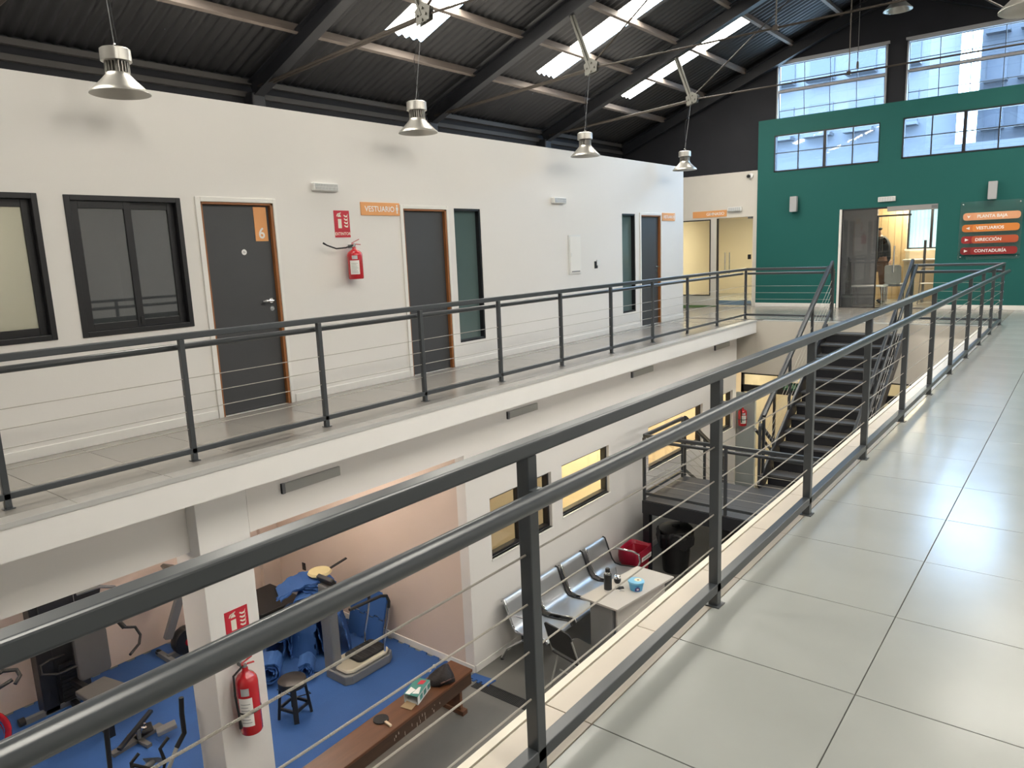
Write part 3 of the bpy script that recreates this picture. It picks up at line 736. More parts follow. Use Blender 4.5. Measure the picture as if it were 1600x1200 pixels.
# ================================================================== HIGH BAY LAMPS
def bay_lamp(label, x, y, ztop, cable_to, group=None, tilt=None):
    t = thing('pendant_lamp', label, 'lamp', (x, y, ztop), group)
    MB().lathe([(0.0, 0.0), (0.100, -0.004), (0.112, -0.012), (0.114, -0.10), (0.106, -0.105), (0.0, -0.105)], (x, y, ztop), 32).build('driver_housing', ALU, t, smooth=35)
    fins = MB()
    for i in range(22):
        a = 2 * PI * i / 22; c, s_ = math.cos(a), math.sin(a)
        fins.bar((x + c * 0.068, y + s_ * 0.068, ztop - 0.19), (x + c * 0.068, y + s_ * 0.068, ztop - 0.104), 0.005, 0.045, up=(c, s_, 0))
    fins.lathe([(0.045, -0.19), (0.045, -0.104)], (x, y, ztop), 16)
    fins.build('heat_sink', ALU, t)
    pr = [(0.088, -0.188), (0.092, -0.20), (0.112, -0.225), (0.150, -0.265), (0.190, -0.305), (0.222, -0.335), (0.224, -0.345), (0.218, -0.343), (0.186, -0.312), (0.146, -0.272), (0.105, -0.230), (0.085, -0.205), (0.0, -0.205)]
    MB().lathe(pr, (x, y, ztop), 40).build('reflector', ALU, t, smooth=40)
    MB().lathe([(0.0, -0.222), (0.088, -0.222), (0.088, -0.212), (0.0, -0.212)], (x, y, ztop), 24).build('lens', WHITEP, t)
    MB().tube([(x + 0.014 * math.cos(a), y, ztop + 0.018 + 0.018 * math.sin(a)) for a in [2 * PI * i / 14 for i in range(14)]], 0.004, 6, closed=True).build('hook', CHROME, t)
    MB().tube([(x, y, ztop + 0.03), cable_to], 0.004, 6).build('suspension_cable', GREYP, t)
    m_ = Vector(cable_to)
    MB().tube([(x + 0.02, y + 0.01, ztop), (x + 0.03, y + 0.01, ztop + 0.06), (x + 0.012, y + 0.008, ztop + 0.2), (x + 0.004, y, ztop + 0.45), m_], 0.003, 6).build('power_cord', BLACKP, t)
    return t
bay_lamp('aluminium bell-shaped pendant lamp hanging above the sliding window and door six', -6.2, 2.93, 3.20, (-6.2, 2.89, 4.16))
bay_lamp('aluminium bell-shaped pendant lamp hanging above the first changing room door', -6.2, 6.24, 3.22, (-6.2, 6.40, 4.10))
bay_lamp('aluminium bell-shaped pendant lamp hanging between the electrical panel and narrow far window', -6.2, 9.78, 3.22, (-6.2, 9.95, 4.10))
bay_lamp('aluminium bell-shaped pendant lamp hanging by the corner of the white wall', -6.2, 13.24, 3.22, (-6.2, 13.50, 4.10))
bay_lamp('aluminium bell-shaped pendant lamp hanging over the near walkway', -0.38, 5.80, 3.18, (-0.40, 6.43, 4.16))
bay_lamp('shiny bell-shaped pendant lamp hung high below the ridge before the gable', -2.92, 14.4, 5.55, (-2.95, 14.4, roofz(-2.95) - 0.05))
hc = thing('hanging_cable', 'loose cable with a socket dangling in front of the gable windows', 'cable', (RX, 14.05, roofz(RX)))
MB().tube([(RX, 14.05, roofz(RX) - 0.05), (RX, 14.05, 4.40)], 0.006, 6).build('cord', BLACKP, hc)
MB().lathe([(0.0, 0.08), (0.018, 0.07), (0.024, 0.0), (0.022, -0.05), (0.0, -0.05)], (RX, 14.05, 4.36), 12).build('socket', BLACKP, hc, smooth=40)

# ================================================================== THINGS ON THE WHITE WALL
def emergency_light(label, fr, w=0.33, h=0.085, cells=14, dpt=0.05):
    o, U, V, Nn = fr
    t = thing('emergency_light', label, 'emergency light', o)
    MB().prism(rect(0, w, 0, h), fr, 0, dpt).build('housing', WHITEP, t, bevel=0.008)
    MB().prism(rect(0.018, w - 0.018, 0.014, h - 0.014), fr, dpt, dpt + 0.004).build('diffuser', mat('led_grid', (0.50, 0.51, 0.52), 0.3), t)
    g = MB()
    for i in range(cells + 1):
        u = 0.018 + (w - 0.036) * i / cells; g.prism(rect(u - 0.003, u + 0.003, 0.012, h - 0.012), fr, dpt, dpt + 0.007)
    for v in (0.012, h / 2, h - 0.012): g.prism(rect(0.015, w - 0.015, v - 0.002, v + 0.002), fr, dpt, dpt + 0.007)
    g.build('grille', WHITEP, t)
    return t
emergency_light('white ribbed emergency light on the wall above the extinguisher sign', FW(5.035, 2.225))
emergency_light('small white emergency light on the wall above the electrical panel', FW(9.49, 2.205), 0.34, 0.09, 6, 0.06)
emergency_light('white emergency light on the teal wall above the glass door', FG(-3.65, 2.205), 0.33, 0.10, 6, 0.05)
emergency_light('grey-white emergency light next to the orange gymnasium sign', FG(-6.895, 2.215, GY + 0.03), 0.33, 0.10, 6, 0.05)

def person_icon(b, fr, u, v, s, n0, n1):
    o, U, V, Nn = fr
    b.prism([(u + s * 0.11 * math.cos(a), v + s * 0.88 + s * 0.11 * math.sin(a)) for a in [2 * PI * i / 12 for i in range(12)]], fr, n0, n1)
    b.prism([(u - s * .17, v + s * .72), (u - s * .17, v + s * .36), (u - s * .10, v + s * .36), (u - s * .10, v), (u - s * .015, v), (u - s * .015, v + s * .34), (u + s * .015, v + s * .34), (u + s * .015, v), (u + s * .10, v), (u + s * .10, v + s * .36), (u + s * .17, v + s * .36), (u + s * .17, v + s * .72)], fr, n0, n1)
def orange_sign(label, fr, w, h, txt, tx, size, icon=True):
    t = thing('wall_sign', label, 'sign', fr[0])
    MB().prism(rect(0, w, 0, h), fr, 0.0, 0.012).build('plate', ORANGE, t, bevel=0.002)
    lettering(txt, size, (fr[0] + fr[1] * tx + fr[2] * (h / 2 - size * 0.34), *fr[1:]), 0.012, 0.0015, SIGNW, t, align='RIGHT', bold=0.0012)
    if icon:
        b = MB(); person_icon(b, fr, w - 0.045, h * 0.16, h * 0.70, 0.012, 0.0135); b.build('person_icon', SIGNW, t)
    return t
orange_sign('orange VESTUARIO sign to the left of the middle door', FW(5.692, 1.978), 0.602, 0.148, 'VESTUARIO', 0.515, 0.088)
orange_sign('orange VESTUARIO sign beside the farthest charcoal door', FW(13.20, 1.968), 0.55, 0.15, 'VESTUARIO', 0.46, 0.078)
orange_sign('long orange GIMNASIO sign above the glass gym door', FG(-7.785, 2.112, GY + 0.03), 0.855, 0.152, 'GIMNASIO', 0.80, 0.095, False)

def ext_sign(label, fr, w, h, caption):
    t = thing('extinguisher_sign', label, 'sign', fr[0])
    MB().prism(rect(0, w, 0, h), fr, 0, 0.004).build('plate', REDS, t)
    z0 = 0.075 if caption else 0.0
    H = h - z0; P_ = MB()
    A = lambda pts: [(w * p[0], z0 + H * p[1]) for p in pts]
    P_.prism(A([(.24, .12), (.46, .12), (.46, .58), (.24, .58)]), fr, 0.004, 0.0055)
    P_.prism(A([(.24, .68), (.46, .68), (.43, .77), (.38, .80), (.32, .80), (.27, .77)]), fr, 0.004, 0.0055)
    P_.prism(A([(.29, .81), (.41, .81), (.41, .86), (.29, .86)]), fr, 0.004, 0.0055)
    P_.prism(A([(.16, .72), (.22, .84), (.46, .91), (.46, .87), (.27, .81), (.20, .70)]), fr, 0.004, 0.0055)
    for k in range(4):
        y = 0.14 + 0.17 * k
        P_.prism(A([(.62, y + .10), (.72, y + .02), (.86, y + .02), (.90, y + .20), (.84, y + .10), (.74, y + .09), (.66, y + .14)]), fr, 0.004, 0.0055)
    P_.build('pictogram', mat('cream_print', (0.80, 0.78, 0.66), 0.5, var=0), t)
    if caption:
        b = MB().prism(rect(0.005, w - 0.005, z0 - 0.003, z0), fr, 0.004, 0.0052); b.build('divider_line', mat('dark_red_line', (0.30, 0.02, 0.03), 0.5, var=0), t)
        lettering('EXTINTOR', 0.045, (fr[0] + fr[1] * (w / 2) + fr[2] * 0.025, *fr[1:]), 0.004, 0.0012, mat('cream_print', (0, 0, 0)), t, align='CENTER', bold=0.0008)
    for u, v in ((0.015, h - 0.02), (w - 0.015, h - 0.02), (0.015, 0.015), (w - 0.015, 0.015)):
        pass
    return t
ext_sign('red EXTINTOR sign with extinguisher and flames on the upstairs white wall', FW(5.304, 1.731), 0.215, 0.294, True)
ext_sign('red extinguisher sign without caption on the white column downstairs', FW(2.826, -1.512, BX), 0.207, 0.20, False)

def extinguisher(label, base, rad, hgt, hose_dir, hose_out=False, ang=0.0):
    """base = centre of the cylinder's foot; bracket goes to -x wall"""
    x, y, z = base
    t = thing('fire_extinguisher', label, 'extinguisher', base)
    MB().lathe([(0.0, 0), (rad * 0.93, 0), (rad, 0.012), (rad, hgt * 0.80), (rad * 0.92, hgt * 0.87), (rad * 0.70, hgt * 0.93), (rad * 0.36, hgt * 0.97), (rad * 0.26, hgt), (rad * 0.26, hgt + 0.02), (0, hgt + 0.02)], base, 28).build('cylinder', REDX, t, smooth=45)
    a0 = math.radians(-5 + ang); nseg = 10
    lab = MB(); w_ = 1.15
    for (aa, ab, za, zb, m, nm) in ((-0.62, 0.62, 0.16, 0.62, SIGNW, 'label_sticker'), (-0.30, 0.42, 0.66, 0.78, mat('silver_tag', (0.55, 0.56, 0.58), 0.35, metal=0.3), 'inspection_tag')):
        b = MB(); R_ = rad + 0.0015
        for i in range(nseg + 1):
            a = a0 + aa + (ab - aa) * i / nseg
            for zz in (za, zb): b.v.append((x + R_ * math.cos(a), y + R_ * math.sin(a), z + hgt * zz))
        for i in range(nseg): b.f.append((2 * i, 2 * i + 2, 2 * i + 3, 2 * i + 1))
        b.build(nm, m, t, smooth=60)
    pr = MB()
    for k in range(7):
        zz = 0.22 + 0.05 * k; R_ = rad + 0.003; b0 = len(pr.v)
        for i in range(nseg + 1):
            a = a0 - 0.42 + (0.84 - 0.1 * (k % 3)) * i / nseg
            for q in (0, 0.008): pr.v.append((x + R_ * math.cos(a), y + R_ * math.sin(a), z + hgt * (zz + q)))
        for i in range(nseg): pr.f.append((b0 + 2 * i, b0 + 2 * i + 2, b0 + 2 * i + 3, b0 + 2 * i + 1))
    pr.build('label_print', GREYP, t)
    zt = z + hgt + 0.02
    MB().lathe([(0.016, 0), (0.020, 0.01), (0.020, 0.035), (0.012, 0.04)], (x, y, zt), 12).build('valve', CHROME, t, smooth=40)
    MB().bar((x, y - 0.03, zt + 0.035), (x + 0.02, y + 0.075, zt + 0.025), 0.018, 0.008).build('carry_handle', REDX, t)
    MB().bar((x, y - 0.03, zt + 0.045), (x + 0.02, y + 0.06, zt + 0.085), 0.018, 0.006).build('squeeze_lever', REDX, t)
    if hose_out:
        MB().tube([(x, y - 0.02, zt + 0.02), (x, y - 0.12, zt - 0.005), (x, y - 0.25, zt - 0.012), (x, y - 0.37, zt + 0.025), (x, y - 0.42, zt + 0.05)], [0.008, 0.008, 0.008, 0.008, 0.011], 8).build('hose', BLACKR, t, smooth=50)
    else:
        MB().tube([(x, y - 0.02, zt + 0.02), (x + 0.01, y - rad - 0.02, zt - 0.02), (x + 0.02, y - rad - 0.03, z + hgt * 0.7), (x + 0.02, y - rad - 0.015, z + hgt * 0.35), (x + 0.02, y - rad - 0.012, z + 0.08)], [0.009] * 4 + [0.014], 8).build('hose', BLACKR, t, smooth=50)
        MB().lathe([(rad + 0.003, 0), (rad + 0.005, 0.003), (rad + 0.005, 0.012), (rad + 0.003, 0.015), (rad + 0.001, 0.0)], (x, y, z + hgt * 0.36), 24).build('strap', BLACKR, t)
    MB().box(x - rad - 0.005, x - 0.01, y - 0.012, y + 0.012, zt - 0.01, zt + 0.03).build('wall_bracket', GREYP, t)
    return t
extinguisher('red fire extinguisher with its hose sticking out on the upstairs white wall', (WX + 0.10, 5.475, 1.265), 0.085, 0.335, 0, True, ang=-40)
extinguisher('large red fire extinguisher hanging on the white column downstairs', (BX + 0.105, 2.895, -2.36), 0.092, 0.55, 0, ang=-42)
ep = thing('electrical_panel', 'white electrical panel door set in the white wall', 'electrical panel', (WX, 9.93, 1.097))
MB().prism(rect(0, 0.355, 0, 0.624), FW(9.925, 1.097), 0, 0.018).build('frame', WHITEP, ep, bevel=0.004)
pd = MB().prism(rect(0.022, 0.333, 0.022, 0.602), FW(9.925, 1.097), 0.018, 0.026).build('panel_door', TRIMW, ep, bevel=0.003)
MB().prism(rect(0.035, 0.065, 0.28, 0.34), FW(9.925, 1.097), 0.026, 0.032).build('latch', WHITEP, pd)
MB().prism(rect(0.06, 0.30, 0.035, 0.05), FW(9.925, 1.097), 0.026, 0.028).build('label_strip', GREYP, pd)
sw = thing('wall_switch', 'small black and white wall switch on the white wall beside the electrical panel', 'switch', (WX, 10.71, 1.16))
MB().prism(rect(0, 0.09, 0, 0.12), FW(10.71, 1.16), 0, 0.012).build('black_plate', BLACKP, sw, bevel=0.003)
MB().prism(rect(0.06, 0.16, 0.05, 0.145), FW(10.71, 1.16), 0, 0.02).build('white_plate', WHITEP, sw, bevel=0.003)
# linear light fixtures on the beam
for i, (ya, yb_, zc) in enumerate(((3.462, 4.085, -0.43), (6.585, 7.18, -0.415), (9.59, 10.265, -0.40), (12.69, 13.36, -0.39), (0.3, 0.95, -0.44))):
    xf = BX if ya > 3 else BX - 0.15
    t = thing('linear_light', ['grey linear light fixture on the beam above the gym opening', 'grey linear light fixture on the lower wall above the first window',
        'grey linear light fixture on the lower wall before the stair landing', 'grey linear light fixture on the lower wall nearest the far beam',
        'grey linear light fixture on the recessed beam above the multi gym'][i], 'light fixture', (xf, ya, zc))
    MB().box(xf, xf + 0.028, ya, yb_, zc - 0.043, zc + 0.043).build('housing', ALUD, t, bevel=0.003)
    MB().box(xf + 0.028, xf + 0.031, ya + 0.03, yb_ - 0.005, zc - 0.038, zc + 0.036).build('diffuser', mat('grey_diffuser', (0.36, 0.36, 0.335), 0.4), t)
    B(xf, xf + 0.030, ya, ya + 0.028, zc - 0.045, zc + 0.045).build('end_cap', GREYP, t)
# ---- teal wall and pale wall
for x0, lab in ((-5.425, 'grey up-and-down wall light on the teal wall left of the glass door'), (-1.712, 'grey up-and-down wall light above the directory sign')):
    t = thing('wall_sconce', lab, 'wall light', (x0, GY, 2.12))
    MB().prism(rrect(0, 0.145, 0, 0.33, 0.01), FG(x0, 2.118), 0.03, 0.13).build('shade', mat('sconce_grey', (0.42, 0.42, 0.43), 0.4), t, smooth=30)
    MB().prism(rect(0.03, 0.115, 0.08, 0.25), FG(x0, 2.118), 0, 0.03).build('back_plate', GREYP, t)
ds = thing('directory_sign', 'acrylic directory sign with four coloured arrow bars on the teal wall', 'sign', (-2.155, GY, 0.985))
ACR = glass('clear_acrylic', (0.98, 1.0, 0.995), 0.985)
MB().prism(rrect(0, 1.02, 0, 1.11, 0.03), FG(-2.155, 0.985), 0.035, 0.041).build('acrylic_plate', ACR, ds)
for u, v in ((0.05, 0.05), (0.97, 0.05), (0.05, 1.06), (0.97, 1.06)):
    o_ = Vector((-2.155 + u, GY, 0.985 + v))
    MB().lathe([(0.012, 0), (0.012, 0.05), (0.0, 0.052)], o_, 12, (0, -1, 0)).build('standoff', CHROME, ds)
BARS = [('PLANTA BAJA', 1.737, (0.74, 0.36, 0.19), (0.72, 0.33, 0.17), 'd'), ('VESTUARIOS', 1.515, (0.70, 0.235, 0.045), (0.58, 0.17, 0.03), 'l'),
        ('DIRECCIÓN', 1.293, (0.46, 0.085, 0.030), (0.30, 0.018, 0.020), 'r'), ('CONTADURÍA', 1.078, (0.27, 0.020, 0.018), (0.19, 0.012, 0.014), 'r')]
for i, (txt, z, c1, c2, dr) in enumerate(BARS):
    x0 = -2.10 - 0.004 * i; w = 0.935; h = 0.142
    fr = FG(x0, z)
    b1 = MB().prism(rrect(0, 0.30, 0, h, 0.055), fr, 0.041, 0.052).build('arrow_tab', mat('tab_%d' % i, c2, 0.4, var=0.02), ds, smooth=30)
    b2 = MB().prism(rrect(0.175, w, 0, h, 0.055), fr, 0.0525, 0.062).build('name_bar', mat('bar_%d' % i, c1, 0.4, var=0.02), ds, smooth=30)
    cx, cy, s_ = 0.095, h / 2, 0.032
    tri = {'d': [(cx - s_, cy + s_ * .8), (cx, cy - s_), (cx + s_, cy + s_ * .8), (cx, cy + s_ * .35)], 'l': [(cx + s_, cy - s_ * .9), (cx + s_, cy + s_ * .9), (cx - s_, cy)], 'r': [(cx - s_, cy - s_ * .9), (cx + s_, cy), (cx - s_, cy + s_ * .9)]}[dr]
    MB().prism(tri, fr, 0.052, 0.0535).build('arrow', SIGNW, b1)
    lettering(txt, 0.080, (fr[0] + fr[1] * 0.235 + fr[2] * 0.045, *fr[1:]), 0.062, 0.001, SIGNW, b2, bold=0.0018)
cc = thing('security_camera', 'small white dome security camera on the pale wall near the teal corner', 'camera', (-6.38, GY + 0.03, 2.98))
MB().lathe([(0.06, 0), (0.06, 0.03), (0.05, 0.05), (0.0, 0.055)], (-6.36, GY + 0.03, 2.985), 20, (0, -1, 0)).build('base', WHITEP, cc, smooth=40)
MB().lathe([(0.0, 0.09), (0.02, 0.085), (0.036, 0.06), (0.038, 0.03), (0.03, 0.0)], (-6.39, GY + 0.0, 2.985), 16, (-0.3, -1, -0.1)).build('lens_ball', BLACKP, cc, smooth=50)
# glazed gym entrance on the pale wall
gw = struct('window_14', (-8.9, GY, 0.245))
u0, u1, v0, v1 = CW
MB().box(u0, u0 + 0.02, GY + 0.035, GY + 0.12, v0, v1).box(u1 - 0.025, u1, GY + 0.02, GY + 0.12, v0, v1).box(u0, u1, GY + 0.02, GY + 0.12, v0, v0 + 0.02).box(u0, u1, GY + 0.02, GY + 0.12, v1 - 0.025, v1).build('outer_frame', BLACKFR, gw)
B(u0 + 0.02, u1 - 0.025, GY + 0.06, GY + 0.068, v0 + 0.02, v1 - 0.025).build('pane', CLEAR, gw)
gd = struct('door_4', (-6.75, GY + 0.06, 0))
lf = B(-7.15, -6.325, GY + 0.06, GY + 0.07, 0.02, 2.05).build('glass_leaf', CLEAR, gd)
for dy in (-0.05, 0.05):
    MB().tube([(-6.955 + (0.0 if dy < 0 else 0.07), GY + 0.065 + dy, 0.76), (-6.955 + (0.0 if dy < 0 else 0.07), GY + 0.065 + dy, 1.27)], 0.013, 10).build('pull_bar', CHROME, lf, smooth=40)
B(-6.43, -6.32, GY + 0.05, GY + 0.08, 2.03, 2.075).build('patch_fitting', GREYP, lf)
B(-6.43, -6.32, GY + 0.05, GY + 0.08, 0.005, 0.06).build('patch_fitting', GREYP, lf)
B(-6.42, -6.35, GY + 0.052, GY + 0.082, 1.10, 1.21).build('lock_box', BLACKP, lf)
dm = B(-7.19, -6.31, 17.35, 17.9, 0.0, 0.012).build('door_mat', mat('blue_grey_mat', (0.17, 0.23, 0.33), 0.9, bump=0.3)); tag(dm, 'blue-grey mat lying inside the glass gym door', 'mat')
B(-7.15, -6.33, GY + 0.075, GY + 0.085, 0.03, 0.13).build('kick_strip', mat('blue_grey_strip', (0.20, 0.28, 0.40), 0.5), lf)
gr = MB().prism([(-8.4, 15.6), (-7.05, 16.95), (-7.35, 17.03), (-8.9, 17.03)], (Vector((0, 0, 0)), Vector((1, 0, 0)), Vector((0, 1, 0)), Vector((0, 0, 1))), 0.001, 0.014).build('grass_mat', mat('artificial_grass', (0.035, 0.10, 0.015), 0.9, bump=0.8, bscale=200))
tag(gr, 'strip of green artificial grass on the floor below the gym window', 'mat')
# rooms behind the far wall
B(-9.0, XR, 21.4, 21.5, 0, 2.9).build('wall_rooms_back', CREAM, kind='structure')
B(-5.4, -5.3, 17.26, 21.4, 0, 2.9).build('wall_rooms_side', CREAM, kind='structure')
B(-9.7, -9.0, 17.26, 21.4, 0, 2.9).build('wall_rooms_side.001', CREAM, kind='structure')
B(-0.9, -0.8, 17.26, 21.4, 0, 2.9).build('wall_rooms_side.002', CREAM, kind='structure')
B(-9.7, XR, 17.26, 21.5, 2.42, 2.5).build('ceiling_rooms', WHITE, kind='structure')
for i, (x, y, p) in enumerate(((-7.3, 19.0, 75), (-3.3, 19.2, 60))):
    area_light('room_lamp_light', (x, y, 2.36), 0.8, p, (1.0, 0.86, 0.62))
    lb = B(x - 0.5, x + 0.5, y - 0.12, y + 0.12, 2.37, 2.42).build('ceiling_lamp', MATS['warm_diffuser'], bevel=0.01)
    tag(lb, ['warm ceiling lamp in the upper gym room behind the glass door', 'warm ceiling lamp in the office behind the teal wall'][i], 'lamp')
# ================================================================== GYM FLOOR OF BLUE PUZZLE MATS
V = Vector
def teeth(n=9, amp=0.018):
    pts = []
    for i in range(n):
        a = i / n; w = 1 / n
        s_ = 1 if i % 2 else -1
        pts += [(a + 0.08 * w, 0), (a + 0.02 * w, amp * s_), (a + 0.98 * w, amp * s_), (a + 0.92 * w, 0)]
    return [(0, 0)] + pts[:-0 or None]
ML = 0.93
def mat_outline(L):
    tt = teeth(); o = []
    for t, dsp in tt: o.append((t * L, dsp))                       # bottom edge
    for t, dsp in tt: o.append((L + dsp, t * L))                   # right
    for t, dsp in reversed(tt[1:]): o.append((t * L, L + dsp))     # top
    o.append((0, L))
    for t, dsp in reversed(tt[1:]): o.append((dsp, t * L))         # left
    return o
ol = mat_outline(ML)
cx_ = ML / 2
_mm = bpy.data.meshes.new('foam_mat')
_b = MB().prism([(p[0] - cx_, p[1] - cx_) for p in ol], (V((0, 0, 0)), V((1, 0, 0)), V((0, 1, 0)), V((0, 0, 1))), 0, 0.014)
_mm.from_pydata(_b.v, [], _b.f); _mm.materials.append(BLUEMAT)
gf = B(-9.17, BX + 0.12, YB, 5.785, LZ, LZ + 0.002).build('floor_gym', CONC, kind='structure')
x = -9.12
while x + ML < BX + 0.16:
    y = 5.76 - ML
    while y > YB:
        o = bpy.data.objects.new('foam_tile', _mm); COL.objects.link(o); o.parent = gf
        o.location = (x + cx_ + 0.0, y + cx_, LZ + 0.003); y -= ML
    x += ML
MZ = LZ + 0.017

# gym ceiling lamps (tubes on the slab underside)
for i, (x, y) in enumerate(((-7.2, 4.6), (-7.2, 1.2))):
    t = thing('tube_light', ['ceiling tube light in the gym by the pink side wall', 'ceiling tube light in the gym above the multi gym'][i], 'lamp', (x, y, -0.24))
    B(x - 0.6, x + 0.6, y - 0.06, y + 0.06, -0.285, -0.24).build('housing', WHITEP, t)
    MB().tube([(x - 0.58, y, -0.31), (x + 0.58, y, -0.31)], 0.018, 12).build('tube', emis('gym_tube', (1.0, 0.86, 0.72), GYM_TUBE), t)

for i, y in enumerate((3.2, 6.6, 10.0, 13.2)):  # unseen fill tubes, added to brighten the lower hall
    t = thing('tube_light', ['ceiling tube light under the near walkway level with the column', 'ceiling tube light under the near walkway opposite the waiting bench', 'ceiling tube light under the near walkway opposite the landing', 'ceiling tube light under the near walkway by the stair foot'][i], 'lamp', (-0.2, y, -0.24))
    B(-0.26, -0.14, y - 0.6, y + 0.6, -0.285, -0.24).build('housing', WHITEP, t)
    MB().tube([(-0.2, y - 0.58, -0.31), (-0.2, y + 0.58, -0.31)], 0.018, 12).build('tube', emis('hall_tube', (1.0, 0.95, 0.88), ADDED_HALL_TUBE), t)
# ------------------------------------------------------------------ multi gym
mg = thing('multi_gym', 'black multi-station weight machine with grey pads against the pink wall', 'gym machine', (-8.6, 2.75, MZ))
GX = -8.62
MB().box(GX - 0.30, GX - 0.10, 2.50, 2.66, MZ, -1.40).box(GX - 0.30, GX - 0.10, 2.86, 3.0, MZ, -1.40).box(GX - 0.32, GX - 0.08, 2.48, 3.02, -1.48, -1.38).build('tower', BLACKP, mg, bevel=0.01)
B(GX - 0.30, GX - 0.12, 2.64, 2.88, MZ, -1.95).build('weight_shroud', mat('dark_shroud', (0.02, 0.02, 0.022), 0.4), mg, bevel=0.008)
for k in range(10):
    B(GX - 0.10, GX - 0.06, 2.69, 2.83, MZ + 0.08 + k * 0.045, MZ + 0.118 + k * 0.045).build('weight_plate', BLACKR, mg)
MB().prism(rrect(2.79, 3.13, -2.99, -2.46, 0.05), (V((GX + 0.12, 0, 0)), V((0, 1, 0)), V((0, 0, 1)), V((1, 0, 0))), 0, 0.07).build('back_pad', GREYPAD, mg, bevel=0.012)
B(GX - 0.1, GX + 0.12, 2.92, 3.0, -2.9, -2.55).build('pad_mount', BLACKP, mg)
MB().prism([(-8.05, 2.60), (-8.10, 2.92), (-7.74, 3.00), (-7.62, 2.92), (-7.72, 2.62)], (V((0, 0, 0)), V((1, 0, 0)), V((0, 1, 0)), V((0, 0, 1))), -2.91, -2.85).build('seat_pad', GREYPAD, mg, bevel=0.015)
MB().bar((-8.6, 2.78, -3.02), (-7.7, 2.78, -2.93), 0.06, 0.06).bar((-7.75, 2.78, MZ), (-7.75, 2.78, -2.92), 0.06, 0.06).bar((-8.7, 2.78, MZ + 0.03), (-7.73, 2.78, MZ + 0.03), 0.06, 0.06).build('seat_frame', BLACKP, mg)
MB().bar((-8.75, 2.3, MZ + 0.03), (-8.75, 3.1, MZ + 0.03), 0.06, 0.06).build('base_bar', GREYP, mg)
for yy in (2.28, 3.12): MB().lathe([(0.045, -0.03), (0.045, 0.03)], (-8.75, yy, MZ + 0.045), 14, (0, 1, 0)).build('end_wheel', BLACKR, mg)
MB().tube([(GX - 0.1, 2.9, -2.46), (GX + 0.05, 3.30, -2.50), (GX + 0.08, 3.36, -2.62)], 0.028, 10).tube([(GX + 0.08, 3.36, -2.62), (GX + 0.1, 3.47, -2.66), (GX + 0.14, 3.50, -2.76), (GX + 0.22, 3.44, -2.82), (GX + 0.34, 3.28, -2.84)], 0.016, 10).build('press_arm', BLACKR, mg, smooth=50)
MB().tube([(GX - 0.05, 2.75, -2.72), (GX + 0.05, 2.58, -2.66), (GX + 0.06, 2.48, -2.68), (GX + 0.10, 2.47, -2.76), (GX + 0.16, 2.60, -2.80), (GX + 0.2, 2.78, -2.78)], 0.016, 10).build('press_arm', BLACKR, mg, smooth=50)
MB().prism([(2.58, -2.30), (3.16, -2.30), (3.22, -2.10), (3.16, -2.02), (2.58, -1.98)], (V((GX - 0.10, 0, 0)), V((0, 1, 0)), V((0, 0, 1)), V((1, 0, 0))), 0, 0.05).build('header_plate', BLACKP, mg)
MB().tube([(GX, 2.95, -2.06), (GX + 0.08, 3.16, -2.03), (GX + 0.12, 3.30, -2.08), (GX + 0.12, 3.36, -2.18)], 0.02, 10).build('pull_down_bar', GREYP, mg, smooth=50)
MB().bar((GX - 0.2, 2.75, -1.42), (GX + 0.55, 2.75, -1.38), 0.06, 0.07).build('top_boom', BLACKP, mg)
MB().tube([(GX + 0.5, 2.75, -1.42), (GX + 0.5, 2.75, -2.05)], 0.004, 6).build('cable', GREYP, mg)
mg.location.y -= 0.07
# ------------------------------------------------------------------ mini stepper
ms = thing('mini_stepper', 'small black stepper with crossed pedals on the blue mat', 'stepper', (-7.42, 2.83, MZ))
MB().bar((-7.40, 2.56, MZ + 0.02), (-7.46, 3.10, MZ + 0.02), 0.08, 0.035).bar((-7.58, 2.82, MZ + 0.02), (-7.22, 2.86, MZ + 0.02), 0.05, 0.035).build('base', mat('grey_steel', (0.12, 0.115, 0.11), 0.5), ms)
MB().bar((-7.30, 2.60, MZ + 0.10), (-7.52, 3.04, MZ + 0.20), 0.045, 0.03).build('pedal_arm', BLACKP, ms)
MB().bar((-7.55, 2.98, MZ + 0.06), (-7.32, 2.90, MZ + 0.12), 0.11, 0.03).build('pedal', BLACKR, ms, bevel=0.01)
MB().bar((-7.26, 2.96, MZ + 0.09), (-7.20, 3.14, MZ + 0.12), 0.11, 0.05).build('pedal', GREYP, ms, bevel=0.01)
MB().bar((-7.40, 2.84, MZ + 0.03), (-7.40, 2.84, MZ + 0.14), 0.03, 0.03).build('spindle', GREYP, ms)
MB().lathe([(0.03, 0), (0.03, 0.05), (0.012, 0.055), (0.012, 0.09)], (-7.40, 2.88, MZ + 0.10), 14, (0.2, 0.3, 1)).build('adjuster_knob', CHROME, ms, smooth=40)
